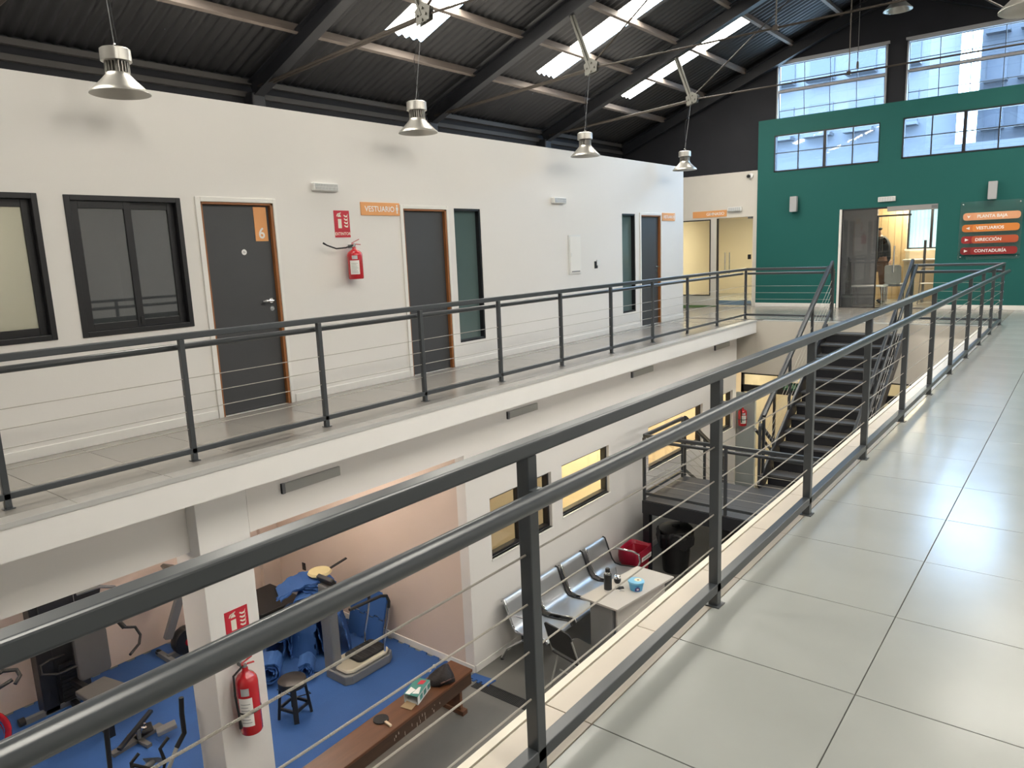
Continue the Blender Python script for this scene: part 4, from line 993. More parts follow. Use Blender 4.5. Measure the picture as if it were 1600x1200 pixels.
# ------------------------------------------------------------------ elliptical trainer at the column
el = thing('elliptical_trainer', 'elliptical trainer with black curved arms and silver console beside the column', 'gym machine', (-5.95, 2.25, MZ))
P2 = lambda x, yx, yy: at('x', x, yx, yy)
def path(x, pts): return [tuple(at('x', x, *q)) for q in pts]
MB().tube(path(-5.80, [(283, 1090), (284, 1115), (288, 1145), (276, 1168)]), 0.021, 12).build('arm_grip', BLACKR, el, smooth=50)
e1 = at('x', -5.80, 276, 1168); e2 = at('x', -5.80, 266, 1195)
MB().tube([tuple(e1), tuple(e2), (-5.80, 2.30, -2.85), (-5.80, 2.25, MZ + 0.12)], 0.017, 12).build('arm_tube', ALUD, el, smooth=50)
MB().tube(path(-6.25, [(165, 1100), (167, 1150), (172, 1200)]) + [(-6.25, 2.05, -2.75)], 0.021, 12).build('arm_grip', BLACKR, el, smooth=50)
MB().tube([(-6.25, 2.05, -2.75), (-6.25, 2.10, MZ + 0.12)], 0.017, 12).build('arm_tube', ALUD, el)
MB().tube(path(-5.93, [(263, 1152), (250, 1170), (258, 1190), (255, 1205)]) + [(-6.0, 2.22, -2.60)], 0.015, 10).build('handlebar', BLACKR, el, smooth=50)
MB().tube(path(-6.07, [(217, 1177), (205, 1192), (208, 1208)]) + [(-6.0, 2.22, -2.62)], 0.015, 10).build('handlebar', BLACKR, el, smooth=50)
cs = at('x', -6.0, 240, 1188)
MB().prism(rrect(-0.075, 0.075, -0.05, 0.05, 0.02), (cs, V((0.75, 0.66, 0)), V((0.35, -0.4, 0.85)), V((0.5, -0.55, 0.66))), -0.015, 0.02).build('console', ALU, el, bevel=0.006)
MB().tube([tuple(cs), (-6.0, 2.2, -2.75), (-6.02, 2.15, MZ + 0.1)], 0.03, 12).build('mast', GREYP, el, smooth=50)
MB().lathe([(0.24, -0.06), (0.25, -0.04), (0.25, 0.04), (0.24, 0.06)], (-6.02, 2.0, MZ + 0.28), 26, (1, 0, 0)).build('flywheel_cover', GREYP, el, smooth=40)
for sx in (-1, 1):
    MB().bar((-6.02 + sx * 0.2, 1.9, MZ + 0.14), (-6.02 + sx * 0.2, 1.2, MZ + 0.2), 0.14, 0.04).build('foot_pedal', BLACKR, el, bevel=0.01)
MB().bar((-6.3, 2.3, MZ + 0.03), (-5.72, 2.3, MZ + 0.03), 0.07, 0.06).bar((-6.3, 1.0, MZ + 0.03), (-5.72, 1.0, MZ + 0.03), 0.07, 0.06).bar((-6.02, 2.3, MZ + 0.03), (-6.02, 1.0, MZ + 0.03), 0.07, 0.06).build('base_frame', GREYP, el)
# ------------------------------------------------------------------ exercise bikes
sb = thing('spinning_bike', 'spinning bike with a red flywheel guard standing at the pink wall', 'exercise bike', (-7.5, 1.6, MZ))
MB().tube([(-7.5, 1.55 + 0.235 * math.cos(a), -2.62 + 0.25 * math.sin(a)) for a in [2 * PI * i / 30 for i in range(30)]], 0.028, 8, closed=True).build('wheel_guard', REDX, sb, smooth=50)
MB().lathe([(0.0, -0.02), (0.19, -0.02), (0.20, 0.0), (0.19, 0.02), (0.0, 0.02)], (-7.5, 1.55, -2.62), 28, (1, 0, 0)).build('flywheel', CHROME, sb, smooth=40)
MB().bar((-7.5, 1.55, -2.62), (-7.5, 1.1, MZ + 0.05), 0.05, 0.07).bar((-7.5, 1.55, -2.62), (-7.5, 1.62, MZ + 0.03), 0.05, 0.06).bar((-7.5, 0.95, MZ + 0.03), (-7.5, 1.8, MZ + 0.03), 0.06, 0.05).bar((-7.75, 1.78, MZ + 0.03), (-7.25, 1.78, MZ + 0.03), 0.06, 0.05).bar((-7.75, 0.95, MZ + 0.03), (-7.25, 0.95, MZ + 0.03), 0.06, 0.05).bar((-7.5, 1.5, -2.6), (-7.5, 1.62, -2.2), 0.05, 0.05).build('frame', mat('red_frame', (0.40, 0.02, 0.03), 0.3), sb)
MB().tube([(-7.62, 1.60, -2.18), (-7.62, 1.85, -2.12), (-7.60, 1.95, -2.15), (-7.56, 1.96, -2.20), (-7.52, 1.90, -2.24)], 0.018, 10).tube([(-7.62, 1.60, -2.18), (-7.38, 1.60, -2.18), (-7.38, 1.85, -2.12)], 0.018, 10).build('handlebar', BLACKR, sb, smooth=50)
MB().tube([(-7.5, 1.0, MZ + 0.1), (-7.5, 0.95, -2.45)], 0.025, 10).build('seat_post', CHROME, sb)
MB().lathe([(0.0, 0.05), (0.08, 0.045), (0.11, 0.02), (0.10, 0), (0, 0)], (-7.5, 0.95, -2.45), 18, sx=0.8, sy=1.3).build('saddle', BLACKR, sb, smooth=50)
ub = thing('upright_bike', 'upright exercise bike with slanted grey mast and black flywheel by the pink wall', 'exercise bike', (-8.7, 3.95, MZ))
MB().bar((-8.72, 3.84, -3.08), (-8.62, 4.07, -2.42), 0.10, 0.07, up=(1, 0, 0)).build('mast', GREYP, ub, bevel=0.01)
MB().prism([(3.86, -2.12), (3.90, -2.10), (4.02, -2.16), (4.06, -2.22), (4.0, -2.28), (3.92, -2.24)], (V((-8.72, 0, 0)), V((0, 1, 0)), V((0, 0, 1)), V((1, 0, 0))), 0, 0.16).build('console', mat('olive_console', (0.09, 0.085, 0.07), 0.4), ub, bevel=0.01)
MB().tube([(-8.64, 4.02, -2.28), (-8.63, 4.06, -2.45)], 0.03, 10).build('console_stem', BLACKP, ub)
MB().lathe([(0.165, -0.07), (0.18, -0.05), (0.18, 0.05), (0.165, 0.07)], (-8.66, 4.04, MZ + 0.185), 24, (1, 0, 0)).build('flywheel_housing', BLACKP, ub, smooth=40)
MB().lathe([(0.05, 0.07), (0.055, 0.078), (0.0, 0.08)], (-8.66, 4.04, MZ + 0.185), 20, (1, 0, 0)).build('flywheel_badge', REDX, ub)
MB().bar((-8.95, 3.80, MZ + 0.03), (-8.45, 3.80, MZ + 0.03), 0.06, 0.06).bar((-8.7, 3.80, MZ + 0.04), (-8.7, 4.5, MZ + 0.04), 0.06, 0.06).bar((-8.95, 4.5, MZ + 0.03), (-8.45, 4.5, MZ + 0.03), 0.06, 0.06).build('base_frame', GREYP, ub)
for sx in (-1, 1): MB().lathe([(0.035, 0), (0.035, 0.05)], (-8.7 + sx * 0.25, 3.80, MZ + 0.04), 12, (1, 0, 0)).build('end_wheel', BLACKR, ub)
MB().tube([(-8.7, 4.42, MZ + 0.06), (-8.7, 4.50, -2.75)], 0.03, 10).build('seat_post', GREYP, ub)
MB().lathe([(0, 0.06), (0.09, 0.05), (0.12, 0.02), (0.1, 0), (0, 0)], (-8.7, 4.5, -2.75), 18, sx=1.1, sy=1).build('saddle', BLACKR, ub, smooth=50)
# ------------------------------------------------------------------ vibration platform
vp = thing('vibration_platform', 'grey and ivory vibration platform with a black hooped handle on the blue mat', 'gym machine', (-6.55, 5.1, MZ))
MB().prism([(-6.40, 4.72), (-6.35, 4.80), (-6.34, 5.36), (-6.40, 5.45), (-6.72, 5.46), (-6.78, 5.38), (-6.80, 4.78), (-6.74, 4.72)], (V((0, 0, 0)), V((1, 0, 0)), V((0, 1, 0)), V((0, 0, 1))), MZ, MZ + 0.11).build('base', GREYP, vp, bevel=0.012)
MB().prism([(-6.415, 4.76), (-6.37, 4.83), (-6.36, 5.33), (-6.42, 5.42), (-6.71, 5.43), (-6.76, 5.36), (-6.77, 4.82), (-6.72, 4.76)], (V((0, 0, 0)), V((1, 0, 0)), V((0, 1, 0)), V((0, 0, 1))), MZ + 0.11, MZ + 0.16).build('deck_cover', IVORY, vp, bevel=0.025)
dk = MB().prism(rrect(-6.72, -6.41, 4.96, 5.40, 0.06), (V((0, 0, 0)), V((1, 0, 0)), V((0, 1, 0)), V((0, 0, 1))), MZ + 0.158, MZ + 0.19).build('foot_plate', BLACKR, vp, bevel=0.01)
for k in range(5): B(-6.70, -6.43, 5.02 + 0.075 * k, 5.035 + 0.075 * k, MZ + 0.19, MZ + 0.195).build('grip_ridge', BLACKP, dk)
MB().bar((-6.70, 4.80, MZ + 0.05), (-6.70, 4.80, -2.20), 0.19, 0.12, up=(0, 1, 0)).build('column', GREYP, vp, bevel=0.02)
MB().prism(rrect(-0.14, 0.14, -0.06, 0.08, 0.03), (V((-6.68, 4.80, -2.17)), V((1, 0, 0)), V((0, -0.5, 0.86)), V((0, 0.86, 0.5))), -0.02, 0.03).build('console', BLACKP, vp, bevel=0.008)
for xx in (-6.39, -6.75):
    hp = [(xx, 5.32, MZ + 0.10), (xx, 5.34, -3.05), (xx, 5.42, -2.80), (xx, 5.44, -2.68)]
    MB().tube(hp, 0.014, 10).build('handle_tube', CHROME, vp, smooth=50)
    MB().tube([hp[-1], (xx, 5.45, -2.60), (xx, 5.42, -2.52), (xx, 5.33, -2.485), (xx, 5.15, -2.475), (xx, 4.86, -2.46)], 0.019, 10).build('handle_grip', BLACKR, vp, smooth=50)
MB().tube([(-6.8, 4.8, MZ + 0.03), (-6.95, 4.65, MZ + 0.006), (-6.85, 4.45, MZ + 0.006), (-6.62, 4.40, MZ + 0.006), (-6.7, 4.25, MZ + 0.006), (-7.0, 4.22, MZ + 0.006)], 0.006, 6).build('power_cord', BLACKP, vp)
# ------------------------------------------------------------------ stool
so_ = thing('plastic_stool', 'round black plastic stool standing on the blue mat', 'stool', (-6.43, 4.06, MZ))
MB().lathe([(0.0, 0), (0.13, 0), (0.146, -0.008), (0.15, -0.02), (0.15, -0.075), (0.143, -0.075), (0.143, -0.02), (0, -0.012)], (-6.43, 4.06, -2.915), 28).build('seat', BLACKP, so_, smooth=40)
for k in range(4):
    a = PI / 4 + k * PI / 2 + 0.25; c, s_ = math.cos(a), math.sin(a)
    MB().bar((-6.43 + c * 0.17, 4.06 + s_ * 0.17, MZ), (-6.43 + c * 0.125, 4.06 + s_ * 0.125, -2.96), 0.055, 0.03, up=(c, s_, 0)).build('leg', BLACKP, so_, bevel=0.006)
ring = [(-6.43 + 0.158 * math.cos(PI / 4 + k * PI / 2 + 0.25), 4.06 + 0.158 * math.sin(PI / 4 + k * PI / 2 + 0.25), MZ + 0.12) for k in range(4)]
rg = MB()
for k in range(4): rg.bar(ring[k], ring[(k + 1) % 4], 0.02, 0.03)
rg.build('stretcher_ring', BLACKP, so_)
# ------------------------------------------------------------------ rolled and folded foam mats
def wave(t): return 0.014 * (1 if math.sin(t) > 0 else -1)
def foam(name, label, prof, c, ang, width, th=0.016, parent=None):
    """foam sheet with profile prof [(u, z)] swept across its width; zig-zag ends"""
    U = V((math.cos(ang), math.sin(ang), 0)); Wd = V((-math.sin(ang), math.cos(ang), 0)); c = V(c)
    # arc length resample
    pts = [prof[0]]; L = 0
    for a, b in zip(prof[:-1], prof[1:]):
        n = max(1, int(math.hypot(b[0] - a[0], b[1] - a[1]) / 0.025))
        for i in range(1, n + 1): pts.append((a[0] + (b[0] - a[0]) * i / n, a[1] + (b[1] - a[1]) * i / n))
    b = MB(); k = len(pts)
    for i, p in enumerate(pts):
        q = pts[min(i + 1, k - 1)]; o_ = pts[max(i - 1, 0)]
        t = V((q[0] - o_[0], q[1] - o_[1])).normalized(); nn = V((-t.y, t.x))
        j = wave(i * 1.05)
        for sgn in (0, 1):
            for e in (-1, 1):
                pp = c + U * (p[0] + nn.x * th * sgn) + V((0, 0, 1)) * (p[1] + nn.y * th * sgn) + Wd * (e * width / 2 + j)
                b.v.append(tuple(pp))
    for i in range(k - 1):
        a = 4 * i; n = a + 4
        b.f += [(a, a + 1, n + 1, n), (a + 2, n + 2, n + 3, a + 3), (a, n, n + 2, a + 2), (a + 1, a + 3, n + 3, n + 1)]
    b.f += [(0, 2, 3, 1), (4 * k - 4, 4 * k - 3, 4 * k - 1, 4 * k - 2)]
    o = b.build(name, BLUEMAT, parent)
    return tag(o, label, 'foam mat') if parent is None else o
def spiral(r0, r1, turns, n=60, zc=None):
    zc = r1 if zc is None else zc
    return [((r0 + (r1 - r0) * i / n) * math.cos(2 * PI * turns * i / n), zc + (r0 + (r1 - r0) * i / n) * math.sin(2 * PI * turns * i / n)) for i in range(n + 1)]
foam('rolled_mat', 'rolled blue puzzle mat lying at the front of the heap', spiral(0.06, 0.15, 2.6), (-7.22, 4.30, MZ + 0.018), 0.85, 0.30)
foam('rolled_mat', 'small rolled blue puzzle mat lying against the platform column', spiral(0.05, 0.11, 2.4), (-6.95, 4.60, MZ + 0.018), 0.85, 0.26)
foam('rolled_mat', 'rolled blue puzzle mat at the wall side of the heap', spiral(0.06, 0.13, 2.4), (-7.72, 4.36, MZ + 0.018), 0.95, 0.36)
def fold(w, h, r): return [(-w, 0.0), (-w * 0.8, h * 0.55), (-r, h - r)] + [(r * math.cos(a), h - r + r * math.sin(a)) for a in [PI - PI * i / 8 for i in range(9)]] + [(w * 0.7, h * 0.5), (w, 0.0)]
hp_ = thing('mat_heap', 'heap of folded and stacked blue puzzle mats between gym wall and platform', 'foam mat', (-7.45, 5.06, MZ))
foam('folded_layer', '', fold(0.30, 0.80, 0.14), (-7.45, 5.06, MZ), 0.75, 0.62, parent=hp_)
foam('folded_layer', '', fold(0.20, 0.68, 0.09), (-7.47, 5.06, MZ), 0.75, 0.56, parent=hp_)
foam('folded_layer', '', fold(0.11, 0.55, 0.05), (-7.47, 5.06, MZ), 0.75, 0.52, parent=hp_)
foam('folded_layer', '', fold(0.14, 0.55, 0.05), (-7.14, 5.22, MZ), 0.9, 0.34, parent=hp_)
foam('folded_layer', '', fold(0.16, 0.52, 0.06), (-7.66, 4.82, MZ), 0.5, 0.40, parent=hp_)
foam('folded_layer', '', fold(0.15, 0.60, 0.06), (-7.36, 4.95, MZ), 1.9, 0.36, parent=hp_)
foam('rolled_layer', '', spiral(0.05, 0.13, 2.3), (-7.52, 4.70, MZ + 0.28), 0.7, 0.34, parent=hp_)
for k in range(4):
    foam('flat_layer', '', [(-0.30 - 0.015 * k, -0.10 - 0.02 * (k % 2)), (-0.20, -0.03), (-0.05, 0.012), (0.1, 0.015), (0.22, -0.03), (0.30 + 0.012 * k, -0.11)], (-7.50, 5.08, MZ + 0.815 + 0.022 * k), 0.45 + 0.22 * k, 0.42, parent=hp_)
lm = thing('leaning_mat', 'two joined blue puzzle mats leaning on the pink wall behind the platform', 'foam mat', (-7.05, 5.6, MZ))
for k, (v0, v1) in enumerate(((0.0, 0.30), (0.315, 0.62))):
    tt = teeth(7, 0.014); w = 0.62
    bot_ = [(t * w, v0 + dsp) for t, dsp in tt]; top_ = [(t * w, v1 + dsp) for t, dsp in reversed(tt)]
    MB().prism(bot_ + [(w + 0.01, v0)] + [(w + 0.01, v1)] + top_, (V((-7.36, 5.55, MZ + 0.015)), V((1, 0.03, 0)).normalized(), V((0, 0.28, 1)).normalized(), V((0, -1, 0.28)).normalized()), 0, 0.016 + 0.004 * k).build('panel', BLUEMAT, lm)
db = thing('balance_disc', 'pale yellow balance disc lying on the heap of blue mats', 'disc', (-7.40, 5.22, -2.42))
MB().lathe([(0, 0), (0.15, 0.0), (0.19, 0.03), (0.17, 0.055), (0.0, 0.06)], (-7.40, 5.22, -2.425), 24, sx=0.8, sy=0.8).build('cushion', mat('pale_yellow', (0.62, 0.54, 0.30), 0.5), db, smooth=50)
MB().bar((-7.34, 5.34, -2.37), (-7.28, 5.56, -2.30), 0.04, 0.012).build('strap', BLACKR, db)
wb = thing('weight_bench', 'low black weight bench standing in the gym corner', 'bench', (-8.5, 5.2, MZ))
B(-8.85, -8.1, 4.75, 5.40, MZ + 0.30, MZ + 0.36).build('pad', BLACKR, wb, bevel=0.02)
B(-8.80, -8.10, 4.80, 5.36, MZ, MZ + 0.30).build('box_base', BLACKP, wb, bevel=0.01)
for k, (x, y) in enumerate(((-8.45, 5.30), (-8.32, 5.24))):
    dbl = thing('dumbbell', 'small black dumbbell on the low bench in the gym corner', 'dumbbell', (x, y, MZ + 0.36), 'dumbbells on the low gym bench')
    MB().tube([(x - 0.06, y, MZ + 0.395), (x + 0.06, y, MZ + 0.395)], 0.012, 8).build('bar', CHROME, dbl)
    for sx in (-1, 1): MB().lathe([(0.035, -0.02), (0.035, 0.02)], (x + sx * 0.06, y, MZ + 0.395), 8, (1, 0, 0)).build('weight', BLACKR, dbl)
wo = tag(B(-8.61, -8.54, 5.786, 5.80, -2.88, -2.77).build('wall_socket', BLACKP, bevel=0.004), 'black wall socket on the pink gym wall', 'socket')

# ------------------------------------------------------------------ wooden bench with table-tennis things
QX = lambda x, y: V((x + (5.3 - y) * 0.045, y, 0))
def bpoly(x0, x1, y0, y1): return [tuple(QX(x0, y0))[:2], tuple(QX(x1, y0))[:2], tuple(QX(x1, y1))[:2], tuple(QX(x0, y1))[:2]]
FZ = (V((0, 0, 0)), V((1, 0, 0)), V((0, 1, 0)), V((0, 0, 1)))
wbn = thing('wooden_bench', 'long brown wooden bench at the edge of the blue mats', 'bench', (-5.05, 4.1, LZ))
MB().prism(bpoly(-5.26, -4.94, 2.3, 5.31), FZ, -2.955, -2.925).build('seat_plank', BENCHM, wbn, bevel=0.005)
MB().prism(bpoly(-4.975, -4.948, 2.32, 5.29), FZ, -3.09, -2.956).build('apron', BENCHD, wbn, bevel=0.003)
MB().prism(bpoly(-5.25, -5.223, 2.32, 5.29), FZ, -3.09, -2.956).build('apron', BENCHD, wbn, bevel=0.003)
for yy in (5.12, 2.55):
    MB().prism(bpoly(-5.22, -4.98, yy, yy + 0.04), FZ, LZ, -2.956).build('leg', BENCHM, wbn, bevel=0.003)
    MB().prism(bpoly(-5.25, -4.93, yy - 0.02, yy + 0.06), FZ, LZ, LZ + 0.05).build('foot', BENCHM, wbn, bevel=0.004)
scr = MB()
random.seed(3)
for i in range(16):
    y = 3.9 + random.random() * 0.9; z = -2.99 - random.random() * 0.06; q = QX(-4.948, y)
    scr.box(q.x, q.x + 0.0012, y, y + 0.004 + random.random() * 0.006, z - 0.01 - random.random() * 0.035, z)
scr.build('paint_scratches', mat('scratch_pale', (0.42, 0.36, 0.30), 0.7), wbn)
BZ = -2.925
tp = thing('table_tennis_paddle', 'black table-tennis paddle with pale handle on the wooden bench', 'paddle', (-5.09, 4.14, BZ))
MB().lathe([(0.0, 0.0), (0.075, 0), (0.075, 0.012), (0, 0.012)], (-5.10, 4.14, BZ), 24).build('blade', BLACKR, tp)
MB().bar((-5.03, 4.135, BZ + 0.012), (-4.935, 4.12, BZ + 0.012), 0.028, 0.02).build('handle', mat('pale_wood', (0.62, 0.50, 0.36), 0.5), tp, bevel=0.004)
bx_ = thing('cardboard_box', 'open white and green cardboard box lying on the wooden bench', 'box', (-5.14, 4.58, BZ))
fb = (V((-5.12, 4.47, BZ)), V((0.96, 0.27, 0)).normalized(), V((-0.35, 0.94, 0)).normalized(), V((0, 0, 1)))
GRN = mat('box_green', (0.05, 0.22, 0.19), 0.5)
bw, bl, bh = 0.16, 0.30, 0.09
MB().prism(rect(0, bw, 0, bl), fb, 0, 0.003).prism(rect(0, 0.003, 0, bl), fb, 0.003, bh).prism(rect(bw - 0.003, bw, 0, bl), fb, 0.003, bh).prism(rect(0, bw, bl - 0.003, bl), fb, 0.003, bh).build('carton', mat('carton_white', (0.62, 0.64, 0.62), 0.5), bx_)
MB().prism(rect(0, bw, 0, bl), fb, bh, bh + 0.003).build('lid', GRN, bx_)
MB().prism([(0.02, 0.02), (0.14, 0.0), (0.13, -0.10), (0.0, -0.09)], fb, 0.004, 0.008).build('open_flap', mat('cardboard', (0.36, 0.26, 0.15), 0.8), bx_)
MB().prism([(0.06, 0.19), (0.12, 0.21), (0.13, 0.28), (0.07, 0.27)], fb, bh + 0.003, bh + 0.004).build('red_print', REDS, bx_)
MB().prism([(0.01, 0.01), (0.06, 0.01), (0.09, 0.10), (0.02, 0.13)], fb, bh + 0.003, bh + 0.004).build('white_print', SIGNW, bx_)
MB().prism([(0.08, 0.03), (0.15, 0.05), (0.12, 0.16), (0.10, 0.15)], fb, bh + 0.003, bh + 0.004).build('white_print', SIGNW, bx_)
for k in range(3): MB().prism(rect(0.16, 0.1612, 0.05 + 0.09 * k, 0.11 + 0.09 * k), fb, 0.02, 0.075).build('side_print', GRN, bx_)
bg_ = thing('paddle_bag', 'dark mesh bag slumped open on the wooden bench', 'bag', (-5.08, 4.93, BZ))
b = MB(); n = 14
ringp = []
for lv, (rr, zz) in enumerate(((0.13, 0.0), (0.15, 0.03), (0.13, 0.07), (0.09, 0.11), (0.05, 0.12))):
    for i in range(n):
        a = 2 * PI * i / n; q = 1 + 0.16 * math.sin(3 * a + lv) + 0.08 * math.sin(5 * a + 2 * lv)
        b.v.append((-5.08 + rr * q * math.cos(a) * 0.95, 4.965 + rr * q * math.sin(a), BZ + zz * (1 + 0.35 * math.sin(a + 0.6))))
for lv in range(4):
    for i in range(n): b.f.append((lv * n + i, lv * n + (i + 1) % n, (lv + 1) * n + (i + 1) % n, (lv + 1) * n + i))
b.f += [tuple(range(n)), tuple(range(4 * n, 5 * n))]
b.build('fabric', mat('dark_bag', (0.014, 0.010, 0.010), 0.7, bump=0.4), bg_, smooth=70)
MB().tube([(-4.98, 4.86, BZ + 0.05), (-4.93, 4.94, BZ + 0.07), (-4.95, 5.03, BZ + 0.04), (-5.0, 5.06, BZ + 0.02)], 0.008, 8).build('strap', mat('brown_strap', (0.06, 0.025, 0.02), 0.6), bg_, smooth=50)
for k, (x, y) in enumerate(((-5.20, 4.90), (-5.21, 4.985))):
    bl_ = MB().lathe([(0.02 * math.sin(PI * i / 10), 0.02 - 0.02 * math.cos(PI * i / 10)) for i in range(11)], (x + 0.03, y - 0.01, BZ + 0.10), 14).build('table_tennis_ball', WHITEP, smooth=60)
    tag(bl_, 'small pale ball resting on the dark bag on the bench', 'ball', 'balls on the dark bag')

# ------------------------------------------------------------------ floor drain
dr = thing('floor_drain', 'black slotted drain channel set into the concrete floor', 'drain', (-4.2, 5.64, LZ))
MB().box(-5.22, -2.6, 5.565, 5.58, LZ, LZ + 0.006).box(-5.22, -2.6, 5.705, 5.72, LZ, LZ + 0.006).build('channel_edge', BLACKP, dr)
g = MB(); x = -5.2
while x < -2.6: g.box(x, x + 0.008, 5.58, 5.705, LZ + 0.001, LZ + 0.005); x += 0.022
g.build('grate', mat('drain_grey', (0.035, 0.034, 0.034), 0.5), dr, kind='stuff')
B(-5.22, -2.6, 5.58, 5.705, LZ, LZ + 0.0012).build('channel_bottom', BLACKR, dr)
jt = MB().prism(mat_outline(0.30)[:40] + [(0.30, 0.12), (0, 0.12)], (V((-5.35, 5.66, LZ + 0.001)), V((1, 0.1, 0)), V((0, 1, 0)), V((0, 0, 1))), 0, 0.013).build('mat_offcut', BLUEMAT)
tag(jt, 'small blue puzzle mat offcut on the floor at the wall corner', 'foam mat')

# ------------------------------------------------------------------ waiting seats
wsb = thing('waiting_bench', 'four-seat polished steel waiting bench against the white wall', 'bench', (-4.95, 7.4, LZ))
prof = [(-5.285, -2.625), (-5.265, -2.600), (-5.235, -2.610), (-5.215, -2.66), (-5.17, -2.78), (-5.12, -2.90), (-5.07, -2.955), (-4.98, -2.965), (-4.80, -2.945), (-4.68, -2.930), (-4.635, -2.940), (-4.615, -2.975)]
def shell(y0, y1, prof, th=0.008):
    b = MB(); k = len(prof)
    for sgn in (0, -1):
        for p in prof:
            for y in (y0, y1): b.v.append((p[0] + sgn * th * 0.6, y, p[1] + sgn * th))
    for i in range(k - 1):
        a = 2 * i
        b.f += [(a, a + 1, a + 3, a + 2), (2 * k + a, 2 * k + a + 2, 2 * k + a + 3, 2 * k + a + 1), (a, a + 2, 2 * k + a + 2, 2 * k + a), (a + 1, 2 * k + a + 1, 2 * k + a + 3, a + 3)]
    return b
for y0 in (6.235, 6.845, 7.435, 8.04):
    s_ = shell(y0, y0 + 0.525, prof).build('seat_shell', STEELP, wsb, smooth=50)
    for yy in (y0 + 0.008, y0 + 0.517):
        MB().tube([(p[0] + 0.004, yy, p[1] + 0.004) for p in prof], 0.011, 8).build('edge_trim', CHROME if yy < y0 + 0.1 else BLACKP, s_, smooth=50)
MB().box(-5.0, -4.94, 6.25, 8.55, -3.05, -2.98).build('support_beam', BLACKP, wsb)
for yy in (6.80, 8.0):
    MB().tube([(-4.97, yy, -3.0), (-4.97, yy, LZ + 0.06)], 0.03, 12).build('leg', CHROME, wsb)
    MB().tube([(-5.29, yy, LZ + 0.025), (-5.1, yy, LZ + 0.06), (-4.97, yy, LZ + 0.075), (-4.8, yy, LZ + 0.06), (-4.62, yy, LZ + 0.025)], 0.022, 10).build('foot', CHROME, wsb, smooth=50)
for yy in (6.215, 8.585):
    MB().tube([(-5.18, yy, -2.78), (-5.05, yy, -2.735), (-4.80, yy, -2.725), (-4.70, yy, -2.75), (-4.68, yy, -2.85), (-4.72, yy, -2.96)], 0.014, 10).build('armrest', CHROME, wsb, smooth=50)
    MB().tube([(-5.28, yy, LZ + 0.015), (-5.2, yy, -3.2), (-4.95, yy, -3.02)], 0.018, 10).build('leg', CHROME, wsb, smooth=50)
    MB().lathe([(0.022, 0), (0.022, 0.02)], (-5.28, yy, LZ), 10).build('glide', BLACKR, wsb)

# ------------------------------------------------------------------ table and the things on it
TZ = -2.62
tb = thing('side_table', 'pale grey laminate table in front of the waiting bench', 'table', (-4.2, 7.4, LZ))
MB().prism([(-4.555, 6.855), (-4.020, 6.815), (-3.865, 7.965), (-4.40, 7.995)], FZ, TZ - 0.025, TZ).build('table_top', TABLEM, tb, bevel=0.003)
MB().prism([(-4.46, 6.93), (-4.14, 6.90), (-4.135, 6.93), (-4.455, 6.96)], FZ, LZ, TZ - 0.025).build('side_panel', mat('grey_panel', (0.22, 0.22, 0.22), 0.5), tb)
MB().prism([(-4.28, 7.85), (-3.97, 7.83), (-3.965, 7.86), (-4.275, 7.88)], FZ, LZ, TZ - 0.025).build('side_panel', MATS['grey_panel'], tb)
MB().prism([(-4.10, 6.92), (-4.08, 6.92), (-3.93, 7.84), (-3.95, 7.84)], FZ, LZ + 0.12, TZ - 0.025).build('front_panel', TABLEM, tb)
th_ = thing('thermos', 'black thermos bottle with steel neck on the pale table', 'thermos', (-4.354, 7.172, TZ))
q = (-4.354, 7.172, TZ)
MB().lathe([(0.0, 0), (0.048, 0), (0.049, 0.008)], q, 20).lathe([(0.049, 0.0), (0.049, 0.025)], q, 20).build('steel_base', CHROME, th_, smooth=40)
MB().lathe([(0.0495, 0.025), (0.0495, 0.215), (0.042, 0.222)], q, 20).build('body', BLACKP, th_, smooth=40)
MB().lathe([(0.036, 0.222), (0.034, 0.245), (0.030, 0.25)], q, 20).build('neck', CHROME, th_, smooth=40)
MB().lathe([(0.029, 0.25), (0.029, 0.285), (0.025, 0.292), (0, 0.292)], q, 20).build('cap', BLACKP, th_, smooth=40)
mt = thing('mate_gourd', 'black mate gourd with silver rim and straw on the pale table', 'cup', (-4.372, 7.43, TZ))
q = (-4.372, 7.43, TZ)
MB().lathe([(0, 0), (0.034, 0), (0.043, 0.02), (0.045, 0.045), (0.040, 0.06)], q, 20).build('gourd', BLACKP, mt, smooth=40)
MB().lathe([(0.040, 0.06), (0.041, 0.085), (0.036, 0.09), (0.030, 0.085), (0.0, 0.075)], q, 20).build('rim', CHROME, mt, smooth=40)
MB().tube([(-4.372, 7.43, TZ + 0.07), (-4.40, 7.44, TZ + 0.19)], 0.004, 8).build('straw', CHROME, mt)
ky = thing('key_bunch', 'bunch of dark keys lying on the pale table', 'keys', (-4.26, 7.30, TZ))
MB().bar((-4.31, 7.27, TZ + 0.008), (-4.23, 7.34, TZ + 0.008), 0.045, 0.016).build('key_holder', BLACKR, ky, bevel=0.004)
for k in range(3): MB().bar((-4.26 + 0.01 * k, 7.28, TZ + 0.004), (-4.22 + 0.02 * k, 7.23 + 0.015 * k, TZ + 0.004), 0.012, 0.003).build('key', CHROME, ky)
MB().tube([(-4.26 + 0.015 * math.cos(a), 7.28 + 0.015 * math.sin(a), TZ + 0.006) for a in [2 * PI * i / 12 for i in range(12)]], 0.002, 6, closed=True).build('ring', CHROME, ky)
tu = thing('food_tub', 'light blue plastic food tub with printed lid on the pale table', 'tub', (-4.087, 7.39, TZ))
q = (-4.087, 7.39, TZ)
LB = mat('tub_blue', (0.09, 0.36, 0.62), 0.4, var=0.03)
MB().lathe([(0, 0), (0.070, 0), (0.088, 0.10)], q, 24, sx=1.1, sy=0.95).build('pot', LB, tu, smooth=40)
